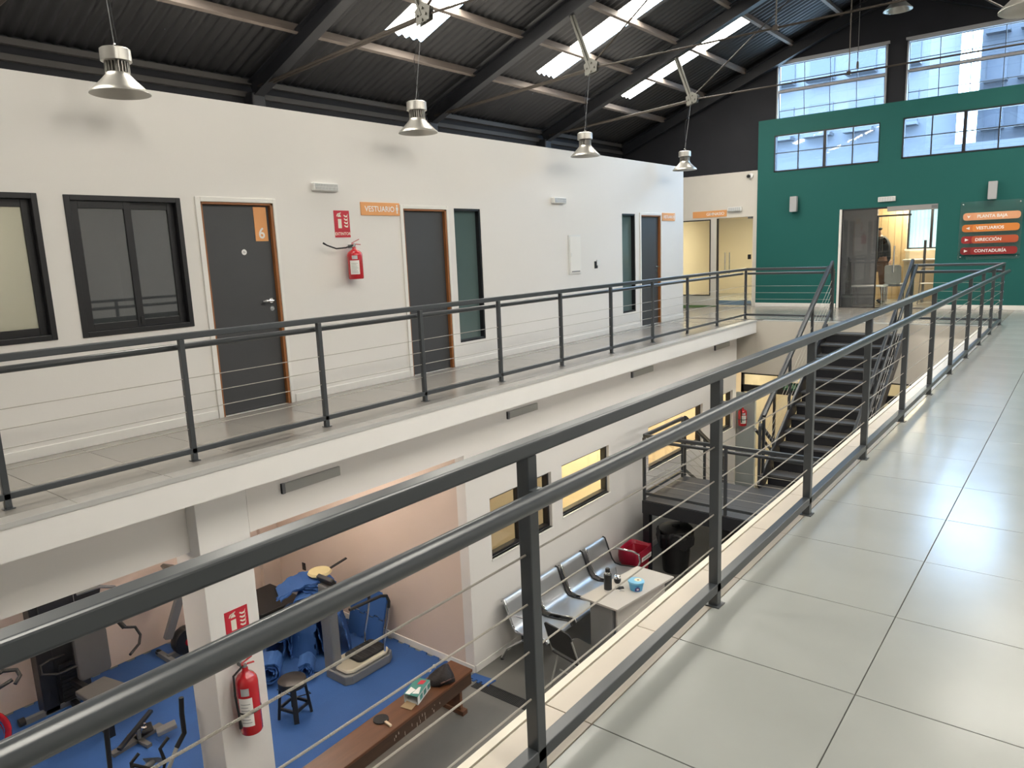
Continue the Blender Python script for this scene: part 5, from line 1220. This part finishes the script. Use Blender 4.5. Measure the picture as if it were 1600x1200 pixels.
lid = MB().lathe([(0.094, 0.098), (0.095, 0.118), (0.088, 0.122), (0, 0.122)], q, 24, sx=1.1, sy=0.95).build('lid', mat('tub_lid', (0.22, 0.52, 0.74), 0.35), tu, smooth=40)
MB().lathe([(0.045, 0.122), (0.045, 0.1235), (0, 0.1235)], (q[0] + 0.015, q[1] + 0.02, q[2]), 16).build('lid_print', mat('cream_print2', (0.82, 0.76, 0.55), 0.5), lid)
MB().lathe([(0.014, 0.1235), (0.014, 0.125), (0, 0.125)], (q[0] + 0.02, q[1] + 0.015, q[2]), 12).build('lid_logo', mat('logo_brown', (0.25, 0.11, 0.06), 0.5), lid)
MB().prism([(-0.025, 0.015), (0.03, 0.02), (0.035, 0.06), (0.005, 0.075), (-0.025, 0.055)], (V((q[0] + 0.048, q[1] - 0.067, TZ)), V((0.80, 0.60, 0)), V((0.11, -0.14, 0.98)), V((0.6, -0.8, 0))), 0.0, 0.004).build('side_print', mat('print_violet', (0.06, 0.04, 0.22), 0.5), tu)
MB().prism([(-0.005, 0.03), (0.02, 0.03), (0.02, 0.055), (-0.005, 0.055)], (V((q[0] + 0.048, q[1] - 0.067, TZ)), V((0.80, 0.60, 0)), V((0.11, -0.14, 0.98)), V((0.6, -0.8, 0))), 0.004, 0.006).build('side_print', SIGNW, tu)

# ------------------------------------------------------------------ black chair
bc = thing('black_chair', 'black perforated plastic chair with steel tube legs before the pale table', 'chair', (-4.22, 6.28, LZ))
fc = (V((-4.24, 6.06, -2.90)), V((0.97, -0.22, 0)), V((-0.06, -0.30, 0.95)).normalized(), V((0.2, 0.93, 0.3)).normalized())
bk = MB().prism(rrect(-0.21, 0.21, 0.02, 0.40, 0.05), fc, -0.008, 0.008).build('backrest', BLACKP, bc, bevel=0.004)
for i in range(4):
    for j in range(3):
        u = -0.12 + 0.08 * i; v = 0.12 + 0.08 * j
        MB().prism(rrect(u - 0.018, u + 0.018, v - 0.009, v + 0.009, 0.008, 3), fc, 0.008, 0.0095).build('slot', GREYP, bk)
MB().prism([(-4.45, 6.10), (-4.03, 6.01), (-3.95, 6.40), (-4.37, 6.49)], FZ, -2.945, -2.92).build('seat', BLACKP, bc, bevel=0.008)
for sx, yo in ((-0.205, 0.045), (0.205, -0.045)):
    cx, cy = -4.22 + sx, 6.27 + yo
    MB().tube([tuple(fc[0] + fc[1] * sx + fc[2] * 0.3), (cx - 0.02, cy - 0.20, -2.93), (cx, cy - 0.05, -2.95), (cx + 0.03, cy + 0.16, -2.95)], 0.011, 10).build('back_tube', ALUD, bc, smooth=50)
    for e in (-1, 1):
        MB().tube([(cx, cy + e * 0.10, -2.95), (cx + sx * 0.2, cy + e * 0.24, LZ + 0.004)], 0.011, 10).build('leg', ALUD, bc)
MB().tube([(-4.42, 6.2, -3.2), (-4.02, 6.12, -3.2)], 0.009, 8).build('stretcher', ALUD, bc)

# ------------------------------------------------------------------ bins
rb = thing('red_bin', 'red plastic waste bin lined with a red bag beside the waiting bench', 'bin', (-4.98, 8.98, LZ))
def sqr(cx, cy, w, l, z, k=24, e=0.35, wob=0.0):
    out = []
    for i in range(k):
        a = 2 * PI * i / k; c, s_ = math.cos(a), math.sin(a)
        out.append((cx + w / 2 * math.copysign(abs(c) ** e, c) * (1 + wob * math.sin(5 * a)), cy + l / 2 * math.copysign(abs(s_) ** e, s_) * (1 + wob * math.cos(7 * a)), z + wob * 0.3 * math.sin(3 * a)))
    return out
def loft(rings, cap0=True, cap1=True):
    b = MB(); k = len(rings[0])
    for r_ in rings: b.v += r_
    for j in range(len(rings) - 1):
        for i in range(k): b.f.append((j * k + i, j * k + (i + 1) % k, (j + 1) * k + (i + 1) % k, (j + 1) * k + i))
    if cap0: b.f.append(tuple(range(k)))
    if cap1: b.f.append(tuple(range((len(rings) - 1) * k, len(rings) * k)))
    return b
REDB = mat('red_bin_plastic', (0.36, 0.012, 0.030), 0.4)
loft([sqr(-4.98, 8.98, 0.26, 0.36, LZ), sqr(-4.98, 8.98, 0.32, 0.44, -2.88), sqr(-4.98, 8.98, 0.30, 0.42, -2.88), sqr(-4.98, 8.98, 0.25, 0.35, LZ + 0.02)]).build('body', REDB, rb, smooth=45)
loft([sqr(-4.98, 8.98, 0.34, 0.46, -3.02, wob=0.02), sqr(-4.98, 8.98, 0.36, 0.49, -2.92, wob=0.03), sqr(-4.98, 8.98, 0.35, 0.48, -2.83, wob=0.03), sqr(-4.98, 8.98, 0.32, 0.44, -2.84, wob=0.03), sqr(-4.98, 8.98, 0.28, 0.40, -3.0, wob=0.03), sqr(-4.98, 8.98, 0.2, 0.3, -3.2, wob=0.05)], False, True).build('bin_liner', mat('red_bag', (0.33, 0.010, 0.035), 0.3), rb, smooth=60)
fl_ = MB().prism(rect(-0.13, 0.15, 0, 0.065), (V((-4.795, 8.97, -2.985)), V((0, 1, 0)), V((0.06, 0, 1)).normalized(), V((1, 0, -0.06)).normalized()), 0.0, 0.006).build('label', SIGNW, rb)
pm = MB()
for k in range(7): pm.prism([(-0.09 + 0.03 * k, 0.02), (-0.075 + 0.03 * k, 0.018), (-0.07 + 0.03 * k, 0.045), (-0.085 + 0.03 * k, 0.048)], (V((-4.795, 8.97, -2.985)), V((0, 1, 0)), V((0.06, 0, 1)).normalized(), V((1, 0, -0.06)).normalized()), 0.006, 0.007)
pm.build('label_print', GREYP, fl_)
bb = thing('black_bin', 'large round black waste bin with lid and bag under the stair landing', 'bin', (-4.66, 9.70, LZ))
q = (-4.66, 9.66, LZ)
MB().lathe([(0, 0), (0.19, 0), (0.235, 0.62), (0.245, 0.64), (0.245, 0.66), (0.225, 0.66), (0, 0.64)], q, 28).build('body', BLACKP, bb, smooth=40)
MB().lathe([(0.25, 0.655), (0.252, 0.675), (0.20, 0.69), (0.06, 0.70), (0.06, 0.72), (0.05, 0.725), (0, 0.725)], q, 28).build('lid', mat('dark_lid', (0.028, 0.028, 0.028), 0.5), bb, smooth=40)
loft([[(q[0] + (0.242 + o_ + 0.02 * math.sin(7 * a + lv)) * math.cos(a), q[1] + (0.242 + o_ + 0.02 * math.cos(9 * a)) * math.sin(a), LZ + z_ + 0.03 * math.sin(4 * a)) for a in [2 * PI * i / 36 for i in range(36)]] for lv, (o_, z_) in enumerate(((0.02, 0.42), (0.035, 0.52), (0.03, 0.60), (0.012, 0.645)))], False, False).build('bin_liner', mat('black_bag', (0.012, 0.012, 0.014), 0.22, bump=0.5, bscale=25), bb, smooth=60)
pb = MB()
pb.lathe([(0.0, 0.0), (0.02, 0.012), (0.03, 0.035), (0.018, 0.06), (0.0, 0.07)], (-4.42, 9.54, LZ + 0.60), 10, (0.5, -0.4, 0.8)).build('bag_knot', MATS['black_bag'], bb, smooth=60)

# ------------------------------------------------------------------ stair foot: extinguisher, exit sign
sw_ = B(-5.40, -5.02, 13.90, 13.98, LZ, -1.43).build('wall_stub', mat('pale_blue_grey', (0.42, 0.47, 0.48), 0.5), kind='structure')
e3 = extinguisher('red fire extinguisher on the pale stub wall at the stair foot', (-5.22, 13.78, -2.06), 0.085, 0.34, 0, ang=-50)
ex = thing('exit_sign', 'green exit sign hanging below the far beam behind the stairs', 'sign', (-4.36, 14.0, -1.25))
MB().prism(rect(-0.16, 0.16, 0, 0.15), FG(-4.36, -1.33, 14.03), 0.0, 0.015).build('plate', mat('exit_green', (0.01, 0.075, 0.035), 0.5), ex)
lettering('SALIDA', 0.085, (V((-4.36, 14.03, -1.285)), V((1, 0, 0)), V((0, 0, 1)), V((0, -1, 0))), 0.015, 0.001, mat('pale_green', (0.25, 0.55, 0.30), 0.5), ex, align='CENTER')
pp = tag(MB().prism(rect(0, 0.22, 0, 0.10), FG(-4.47, -1.17, 14.045), 0, 0.003).build('paper_notice', SIGNW), 'white paper notice stuck above the green exit sign', 'notice')
# light floors and furniture in the rooms behind the lower windows
LFL = mat('room_tile', (0.62, 0.55, 0.44), 0.4, var=0.03)
B(-9.1, BX - 0.14, 5.9, 13.78, LZ, LZ + 0.004).build('floor_rooms', LFL, kind='structure')
B(-9.2, 2.8, 14.13, 16.6, LZ, LZ + 0.004).build('floor_lobby', LFL, kind='structure')
ktc = thing('kitchen_counter', 'cream kitchen counter behind the lower window by the gym wall', 'counter', (-6.6, 7.0, LZ))
B(-7.85, -7.35, 6.0, 7.5, LZ, -2.50).build('cabinet', CREAM, ktc); B(-7.88, -7.32, 5.98, 7.52, -2.50, -2.46).build('worktop', mat('beige_top', (0.45, 0.40, 0.32), 0.4), ktc)
mw = thing('toaster', 'small dark appliance on the cream kitchen counter', 'appliance', (-7.55, 6.6, -2.46))
B(-7.70, -7.45, 6.45, 6.75, -2.46, -2.28).build('body', BLACKP, mw, bevel=0.02); B(-7.449, -7.445, 6.48, 6.66, -2.42, -2.32).build('front', GREYP, mw)
ws = thing('wash_basin', 'white wall-hung wash basin in the washroom behind the lower window', 'basin', (-7.1, 9.2, -2.6))
loft([sqr(-7.05, 9.15, 0.16, 0.20, -2.82, e=0.6), sqr(-7.08, 9.15, 0.36, 0.44, -2.62, e=0.6), sqr(-7.08, 9.15, 0.42, 0.50, -2.58, e=0.6), sqr(-7.07, 9.15, 0.34, 0.42, -2.58, e=0.6), sqr(-7.07, 9.15, 0.22, 0.28, -2.68, e=0.7)]).build('bowl', WHITEP, ws, smooth=50)
MB().tube([(-7.24, 9.15, -2.58), (-7.24, 9.15, -2.46), (-7.14, 9.15, -2.45)], 0.012, 8).build('tap', CHROME, ws, smooth=50)
MB().tube([(-7.08, 9.15, -2.8), (-7.08, 9.15, LZ + 0.01)], 0.06, 12).build('pedestal', WHITEP, ws)
rc = thing('red_stool', 'red stool in the peach room behind the window at the landing', 'stool', (-6.2, 10.35, LZ))
MB().lathe([(0.0, 0.45), (0.15, 0.45), (0.16, 0.43), (0.15, 0.40), (0, 0.40)], (-6.2, 10.35, LZ), 20).build('seat', REDX, rc, smooth=40)
for k in range(4):
    a = PI / 4 + k * PI / 2; MB().bar((-6.2 + 0.15 * math.cos(a), 10.35 + 0.15 * math.sin(a), LZ + 0.004), (-6.2 + 0.11 * math.cos(a), 10.35 + 0.11 * math.sin(a), LZ + 0.40), 0.03, 0.03).build('leg', REDX, rc)
# ================================================================== OFFICE BEHIND THE TEAL WALL
od = struct('door_5', (-3.475, GY, 0))
MB().box(-4.40, -4.355, GY - 0.014, GY + 0.10, 0, 2.10).build('white_jamb', TRIMW, od)
MB().box(-4.352, -3.47, GY + 0.012, GY + 0.045, 2.065, 2.10).box(-4.352, -4.335, GY + 0.012, GY + 0.045, 0, 2.065).box(-3.655, -3.63, GY + 0.012, GY + 0.045, 0.0, 1.93).box(-3.655, -3.02, GY + 0.03, GY + 0.05, 1.90, 1.935).box(-4.352, -2.55, GY + 0.012, GY + 0.045, 0.0, 0.018).build('door_frame', BLACKFR, od)
MB().box(-3.47, -2.55, GY - 0.02, GY + 0.05, 2.0, 2.10).build('track_cover', mat('track_grey', (0.30, 0.29, 0.28), 0.4), od)
B(-2.66, -2.56, GY - 0.03, GY - 0.02, 2.02, 2.08).build('track_cap', GREYP, od)
B(-4.335, -3.655, GY + 0.024, GY + 0.032, 0.02, 2.065).build('fixed_pane', SMOKE, od)
sp_ = B(-3.63, -3.02, GY + 0.040, GY + 0.048, 0.02, 1.90).build('sliding_pane', CLEAR, od)
MB().tube([(-3.30, GY + 0.0, 0.75), (-3.30, GY + 0.0, 1.30)], 0.014, 10).tube([(-3.30, GY + 0.0, 0.80), (-3.30, GY + 0.05, 0.80)], 0.008, 8).tube([(-3.30, GY + 0.0, 1.25), (-3.30, GY + 0.05, 1.25)], 0.008, 8).build('pull_bar', CHROME, sp_, smooth=40)
# panelled office wall, office window with corrugated view
WOODP = mat('pale_wood_panel', (0.60, 0.44, 0.25), 0.5, var=0.1, scale=3, stretch=(6, 6, 0.6))
pw = struct('wall_office_panel', (-4.6, 19.6, 0))
x = -5.3
while x < -3.56:
    B(x + 0.003, min(x + 0.147, -3.56), 19.60, 19.63, 0, 2.40).build('panel_board', WOODP, pw); x += 0.15
B(-5.3, -3.55, 19.63, 19.68, 0, 2.41).build('panel_backing', mat('panel_back', (0.3, 0.2, 0.1), 0.7), pw)
B(-3.62, -3.55, 19.58, 19.63, 0, 2.41).build('corner_post', WOODP, pw)
OWN = (-3.52, -2.2, 1.18, 2.10)
wall_holes(FG(0, 0, 19.60), -3.55, -0.9, 0, 2.42, [OWN], 0.10).build('wall_office_back', CREAM, kind='structure')
ow = struct('window_15', (-3.5, 19.6, 1.18))
MB().box(-3.52, -3.49, 19.58, 19.68, 1.18, 2.10).box(-2.23, -2.2, 19.58, 19.68, 1.18, 2.10).box(-3.52, -2.2, 19.58, 19.68, 1.18, 1.21).box(-3.52, -2.2, 19.58, 19.68, 2.07, 2.10).box(-3.06, -3.01, 19.59, 19.66, 1.18, 2.10).build('outer_frame', BLACKFR, ow)
B(-3.49, -3.06, 19.63, 19.636, 1.21, 2.07).build('pane', CLEAR, ow); B(-3.01, -2.23, 19.63, 19.636, 1.21, 2.07).build('pane', CLEAR, ow)
B(-3.56, -2.16, 19.52, 19.62, 1.14, 1.18).build('window_sill', TRIMW, ow)
# backlit corrugated screen outside that window
sc = MB(); n = 160
for i in range(n + 1):
    x = -4.2 + 3.2 * i / n; yy = 20.5 + 0.03 * math.sin(2 * PI * x / 0.085)
    for z in (0.4, 2.41): sc.v.append((x, yy, z))
for i in range(n): sc.f.append((2 * i, 2 * i + 1, 2 * i + 3, 2 * i + 2))
scr_ = sc.build('corrugated_screen', emis('daylit_screen', (0.62, 0.80, 0.84), 0.75), smooth=60)
tag(scr_, 'pale blue daylit corrugated sheet outside the office window', 'screen')
cab = thing('low_cabinet', 'cream low cabinet below the office window', 'cabinet', (-2.9, 19.3, 0))
B(-3.5, -2.3, 19.20, 19.58, 0, 0.92).build('carcass', CREAM, cab)
for x in (-3.48, -3.09, -2.70): B(x, x + 0.375, 19.185, 19.20, 0.04, 0.90).build('cabinet_door', mat('cream_door', (0.66, 0.56, 0.38), 0.5), cab, bevel=0.003)
B(-3.53, -2.27, 19.16, 19.59, 0.92, 0.95).build('worktop', TRIMW, cab)
pst = tag(MB().bar((-3.03, 18.9, 0.0), (-3.03, 18.9, 1.38), 0.05, 0.05).build('grey_post', GREYP), 'slim grey post standing in front of the low office cabinet', 'post')
# visitor table and chair seen through the glass
vt = thing('white_table', 'white table with thin metal legs behind the dark glass panel', 'table', (-3.85, 17.75, 0))
B(-4.25, -3.55, 17.5, 17.95, 0.42, 0.445).build('table_top', WHITEP, vt, bevel=0.004)
for x, y in ((-4.2, 17.55), (-3.6, 17.55), (-4.2, 17.9), (-3.6, 17.9)): MB().tube([(x, y, 0.001), (x, y, 0.42)], 0.012, 8).build('leg', CHROME, vt)
vc = thing('grey_chair', 'grey upholstered chair next to the office person', 'chair', (-3.5, 18.2, 0))
B(-3.68, -3.30, 18.02, 18.40, 0.40, 0.46).build('seat', GREYP, vc, bevel=0.02)
MB().prism(rrect(-0.17, 0.17, 0.0, 0.42, 0.06), (V((-3.48, 18.02, 0.46)), V((1, 0, 0)), V((0, -0.15, 1)).normalized(), V((0, -1, 0))), 0, 0.04).build('backrest', mat('light_grey_fabric', (0.34, 0.33, 0.31), 0.8), vc, bevel=0.012)
for x, y in ((-3.66, 18.05), (-3.32, 18.05), (-3.66, 18.37), (-3.32, 18.37)): MB().tube([(x, y, 0.001), (x, y, 0.41)], 0.012, 8).build('leg', CHROME, vc)
wc = thing('wire_chair', 'thin wire-framed chair near the open office doorway', 'chair', (-2.85, 18.3, 0))
MB().tube([(-3.0, 18.15, 0.001), (-2.98, 18.2, 0.44), (-2.98, 18.5, 0.44), (-3.0, 18.55, 0.001)], 0.011, 8).tube([(-2.62, 18.15, 0.001), (-2.64, 18.2, 0.44), (-2.64, 18.5, 0.44), (-2.62, 18.55, 0.001)], 0.011, 8).tube([(-2.64, 18.2, 0.44), (-2.66, 18.12, 0.72), (-2.70, 18.10, 0.80), (-2.92, 18.10, 0.80), (-2.96, 18.12, 0.72), (-2.98, 18.2, 0.44)], 0.011, 8).build('frame', mat('wire_grey', (0.25, 0.24, 0.22), 0.4, metal=0.6), wc, smooth=50)
B(-2.98, -2.64, 18.18, 18.52, 0.44, 0.455).build('seat', TRIMW, wc, bevel=0.004)
B(-5.3, -3.86, 18.05, 18.12, 0, 2.41).build('wall_office_partition', mat('grey_office_partition', (0.30, 0.30, 0.30), 0.6), kind='structure')
po = MB().prism(rect(-0.10, 0.10, -0.15, 0.15), FG(-4.25, 1.35, 18.05), 0, 0.006).build('poster', mat('grey_poster', (0.36, 0.36, 0.36), 0.6)); tag(po, 'small grey poster on the partition behind the glass panel', 'poster')
# potted plant
pl = thing('potted_plant', 'dark leggy plant in a dark square pot behind the dark glass panel', 'plant', (-4.24, 17.32, 0))
loft([sqr(-4.24, 17.32, 0.20, 0.20, 0.001, e=0.4), sqr(-4.24, 17.32, 0.25, 0.25, 0.26, e=0.4), sqr(-4.24, 17.32, 0.22, 0.22, 0.26, e=0.4), sqr(-4.24, 17.32, 0.21, 0.21, 0.22, e=0.4)]).build('pot', mat('dark_green_pot', (0.02, 0.035, 0.034), 0.5), pl, smooth=40)
DL = mat('dark_leaf', (0.016, 0.020, 0.012), 0.6)
random.seed(11)
for k, (dx, dy, h) in enumerate(((0.0, 0.0, 1.08), (0.035, 0.02, 0.98), (-0.03, 0.015, 0.9))):
    MB().tube([(-4.24 + dx, 17.32 + dy, 0.2), (-4.24 + dx * 1.2, 17.32 + dy, 0.6), (-4.24 + dx * 0.8, 17.32 + dy, h)], [0.026, 0.024, 0.016], 8).build('stem', DL, pl)
for k in range(16):
    a = random.random() * 2 * PI; z = 0.35 + 0.42 * random.random() + (0.25 if k % 4 == 0 else 0); L = 0.14 + 0.10 * random.random()
    if k > 11: z = 0.95 + 0.1 * random.random(); L = 0.07
    c, s_ = math.cos(a), math.sin(a) * 0.5
    p0 = V((-4.24, 17.32, z)); p1 = p0 + V((c * L * 0.5, s_ * L * 0.5, 0.05)); p2 = p0 + V((c * L, s_ * L, 0.03))
    sd = V((-s_, c, 0)).normalized() * 0.022
    MB().add([p0 - sd * 0.3, p0 + sd * 0.3, p1 + sd, p2, p1 - sd], [(0, 1, 2, 4), (4, 2, 3)]).build('leaf', DL, pl)
# ------------------------------------------------------------------ person bending forward beyond the doorway
pe = thing('person', 'person in dark jacket and tan trousers leaning forward beyond the glass door', 'person', (-3.80, 18.55, 0))
def skin(name, nodes, edges, m, sub=2):
    me = bpy.data.meshes.new(name)
    me.from_pydata([V(p) for p, _ in nodes], edges, [])
    o = bpy.data.objects.new(name, me); COL.objects.link(o); o.parent = pe
    sk = o.modifiers.new('skin', 'SKIN'); sk.use_smooth_shade = True
    for i, (_, rr) in enumerate(nodes):
        sv = me.skin_vertices[0].data[i]; sv.radius = rr if isinstance(rr, tuple) else (rr, rr)
        sv.use_root = (i == 0)
    sb_ = o.modifiers.new('sub', 'SUBSURF'); sb_.levels = sub; sb_.render_levels = sub
    me.materials.append(m)
    return o
SKINM = mat('skin', (0.36, 0.20, 0.13), 0.55)
# local frame: facing -x, leaning
body = [((0, 0, 0.93), (0.13, 0.15)), ((-0.02, 0, 1.10), (0.12, 0.15)), ((-0.04, 0, 1.30), (0.12, 0.17)), ((-0.08, 0, 1.44), (0.08, 0.10)), ((-0.11, 0, 1.52), 0.052), ((-0.14, 0, 1.60), (0.085, 0.075)), ((-0.16, 0, 1.70), (0.075, 0.07)),
        ((-0.06, 0.19, 1.40), 0.055), ((-0.02, 0.25, 1.14), 0.045), ((-0.16, 0.20, 0.94), 0.032), ((-0.06, -0.19, 1.40), 0.055), ((-0.02, -0.25, 1.14), 0.045), ((-0.16, -0.20, 0.94), 0.032),
        ((0.0, 0.10, 0.86), 0.085), ((-0.03, 0.11, 0.48), 0.058), ((0.02, 0.11, 0.09), 0.042), ((-0.10, 0.12, 0.04), 0.035), ((0.0, -0.10, 0.86), 0.085), ((0.02, -0.11, 0.48), 0.058), ((0.10, -0.11, 0.09), 0.042), ((-0.02, -0.12, 0.04), 0.035)]
edg = [(0, 1), (1, 2), (2, 3), (3, 4), (4, 5), (5, 6), (3, 7), (7, 8), (8, 9), (3, 10), (10, 11), (11, 12), (0, 13), (13, 14), (14, 15), (15, 16), (0, 17), (17, 18), (18, 19), (19, 20)]
skin('body', body, edg, SKINM)
JK = mat('dark_jacket', (0.014, 0.015, 0.022), 0.7, bump=0.3, bscale=30)
skin('jacket', [((0.0, 0, 0.86), (0.15, 0.18)), ((-0.02, 0, 1.10), (0.145, 0.18)), ((-0.04, 0, 1.30), (0.14, 0.20)), ((-0.07, 0, 1.43), (0.10, 0.13)), ((-0.09, 0, 1.48), 0.07), ((-0.06, 0.20, 1.39), 0.075), ((-0.02, 0.26, 1.14), 0.062), ((-0.14, 0.22, 0.98), 0.048), ((-0.06, -0.20, 1.39), 0.075), ((-0.02, -0.26, 1.14), 0.062), ((-0.14, -0.22, 0.98), 0.048)],
     [(0, 1), (1, 2), (2, 3), (3, 4), (3, 5), (5, 6), (6, 7), (3, 8), (8, 9), (9, 10)], JK)
TR = mat('tan_trousers', (0.17, 0.085, 0.045), 0.8)
skin('trousers', [((0.0, 0, 0.92), (0.14, 0.16)), ((0.0, 0.10, 0.84), 0.105), ((-0.03, 0.11, 0.48), 0.080), ((0.02, 0.11, 0.10), 0.062), ((0.0, -0.10, 0.84), 0.105), ((0.02, -0.11, 0.48), 0.080), ((0.10, -0.11, 0.10), 0.062)], [(0, 1), (1, 2), (2, 3), (0, 4), (4, 5), (5, 6)], TR)
skin('shoe', [((0.03, 0.11, 0.045), (0.045, 0.042)), ((-0.14, 0.12, 0.035), (0.04, 0.035))], [(0, 1)], BLACKP)
skin('shoe', [((0.11, -0.11, 0.045), (0.045, 0.042)), ((-0.06, -0.12, 0.035), (0.04, 0.035))], [(0, 1)], BLACKP)
skin('hair', [((-0.10, 0, 1.62), (0.075, 0.08)), ((-0.13, 0, 1.70), (0.078, 0.072))], [(0, 1)], mat('dark_hair', (0.012, 0.009, 0.007), 0.7))
hd = MB()
for s_ in (-1, 1): hd.lathe([(0, 0), (0.018, 0.005), (0.022, 0.014), (0, 0.02)], (pe.location.x - 0.14, pe.location.y + s_ * 0.078, 1.635), 10, (0.3, s_, 0))
hd.build('ears', SKINM, pe, smooth=60)
MB().prism([(-0.02, -0.03), (0.02, -0.03), (0.0, 0.03)], (pe.location + V((-0.225, 0, 1.64)), V((0, 1, 0)), V((0.2, 0, 1)).normalized(), V((-1, 0, 0.2)).normalized()), -0.02, 0.02).build('nose', SKINM, pe, bevel=0.006)
for s_ in (-1, 1): MB().lathe([(0, 0), (0.011, 0.004), (0, 0.008)], (pe.location.x - 0.222, pe.location.y + s_ * 0.032, 1.665), 8, (-1, 0, 0)).build('eye', BLACKP, pe)
B(pe.location.x - 0.228, pe.location.x - 0.20, pe.location.y - 0.022, pe.location.y + 0.022, 1.588, 1.596).build('mouth', mat('lips', (0.25, 0.09, 0.07), 0.5), pe)
for s_ in (-1, 1):
    base = V((-0.16, 0.20 * s_, 0.94))
    for k in range(4):
        y = base.y + (k - 1.5) * 0.018; L = (0.062, 0.07, 0.066, 0.05)[k]
        a = pe.location + V((base.x - 0.01, y, 0.925)); MB().tube([a, a + V((-0.03, 0, -0.035)), a + V((-0.03, 0, -0.04 - L * 0.6))], [0.009, 0.0085, 0.007], 8).build('finger', SKINM, pe, smooth=60)
    a = pe.location + V((base.x - 0.015, base.y - s_ * 0.02, 0.93)); MB().tube([a, a + V((-0.04, -s_ * 0.025, -0.02)), a + V((-0.055, -s_ * 0.02, -0.05))], [0.011, 0.010, 0.008], 8).build('thumb', SKINM, pe, smooth=60)

# ================================================================== OUTSIDE THE GABLE WINDOWS
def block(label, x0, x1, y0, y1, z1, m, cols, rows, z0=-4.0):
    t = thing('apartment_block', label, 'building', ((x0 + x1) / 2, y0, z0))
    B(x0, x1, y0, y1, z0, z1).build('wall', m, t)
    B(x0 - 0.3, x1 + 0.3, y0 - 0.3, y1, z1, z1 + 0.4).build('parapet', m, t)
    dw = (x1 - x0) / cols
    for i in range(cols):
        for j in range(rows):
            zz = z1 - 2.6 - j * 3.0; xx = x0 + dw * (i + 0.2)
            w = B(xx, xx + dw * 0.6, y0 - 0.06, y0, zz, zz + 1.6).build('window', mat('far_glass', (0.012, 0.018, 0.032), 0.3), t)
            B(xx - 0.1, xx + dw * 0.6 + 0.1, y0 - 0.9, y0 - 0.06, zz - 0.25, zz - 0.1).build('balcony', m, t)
block('pale white apartment block outside behind the left gable window', -16, -7.5, 45, 55, 19, mat('far_white', (0.055, 0.058, 0.066), 0.7), 4, 5)  # block wall tones darkened so the strong sky does not bleach them
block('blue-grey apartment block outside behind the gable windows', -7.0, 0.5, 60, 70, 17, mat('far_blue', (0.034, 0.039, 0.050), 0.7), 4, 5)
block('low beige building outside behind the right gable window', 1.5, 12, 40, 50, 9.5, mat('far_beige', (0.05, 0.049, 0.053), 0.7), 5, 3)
nb = B(-14, 8, 27, 34, -4, 4.2).build('flat_roofed_shed', mat('shed_white', (0.042, 0.044, 0.050), 0.7)); tag(nb, 'low white flat-roofed shed directly outside the gable', 'building')  # white shed darkened in colour to offset the strong sky
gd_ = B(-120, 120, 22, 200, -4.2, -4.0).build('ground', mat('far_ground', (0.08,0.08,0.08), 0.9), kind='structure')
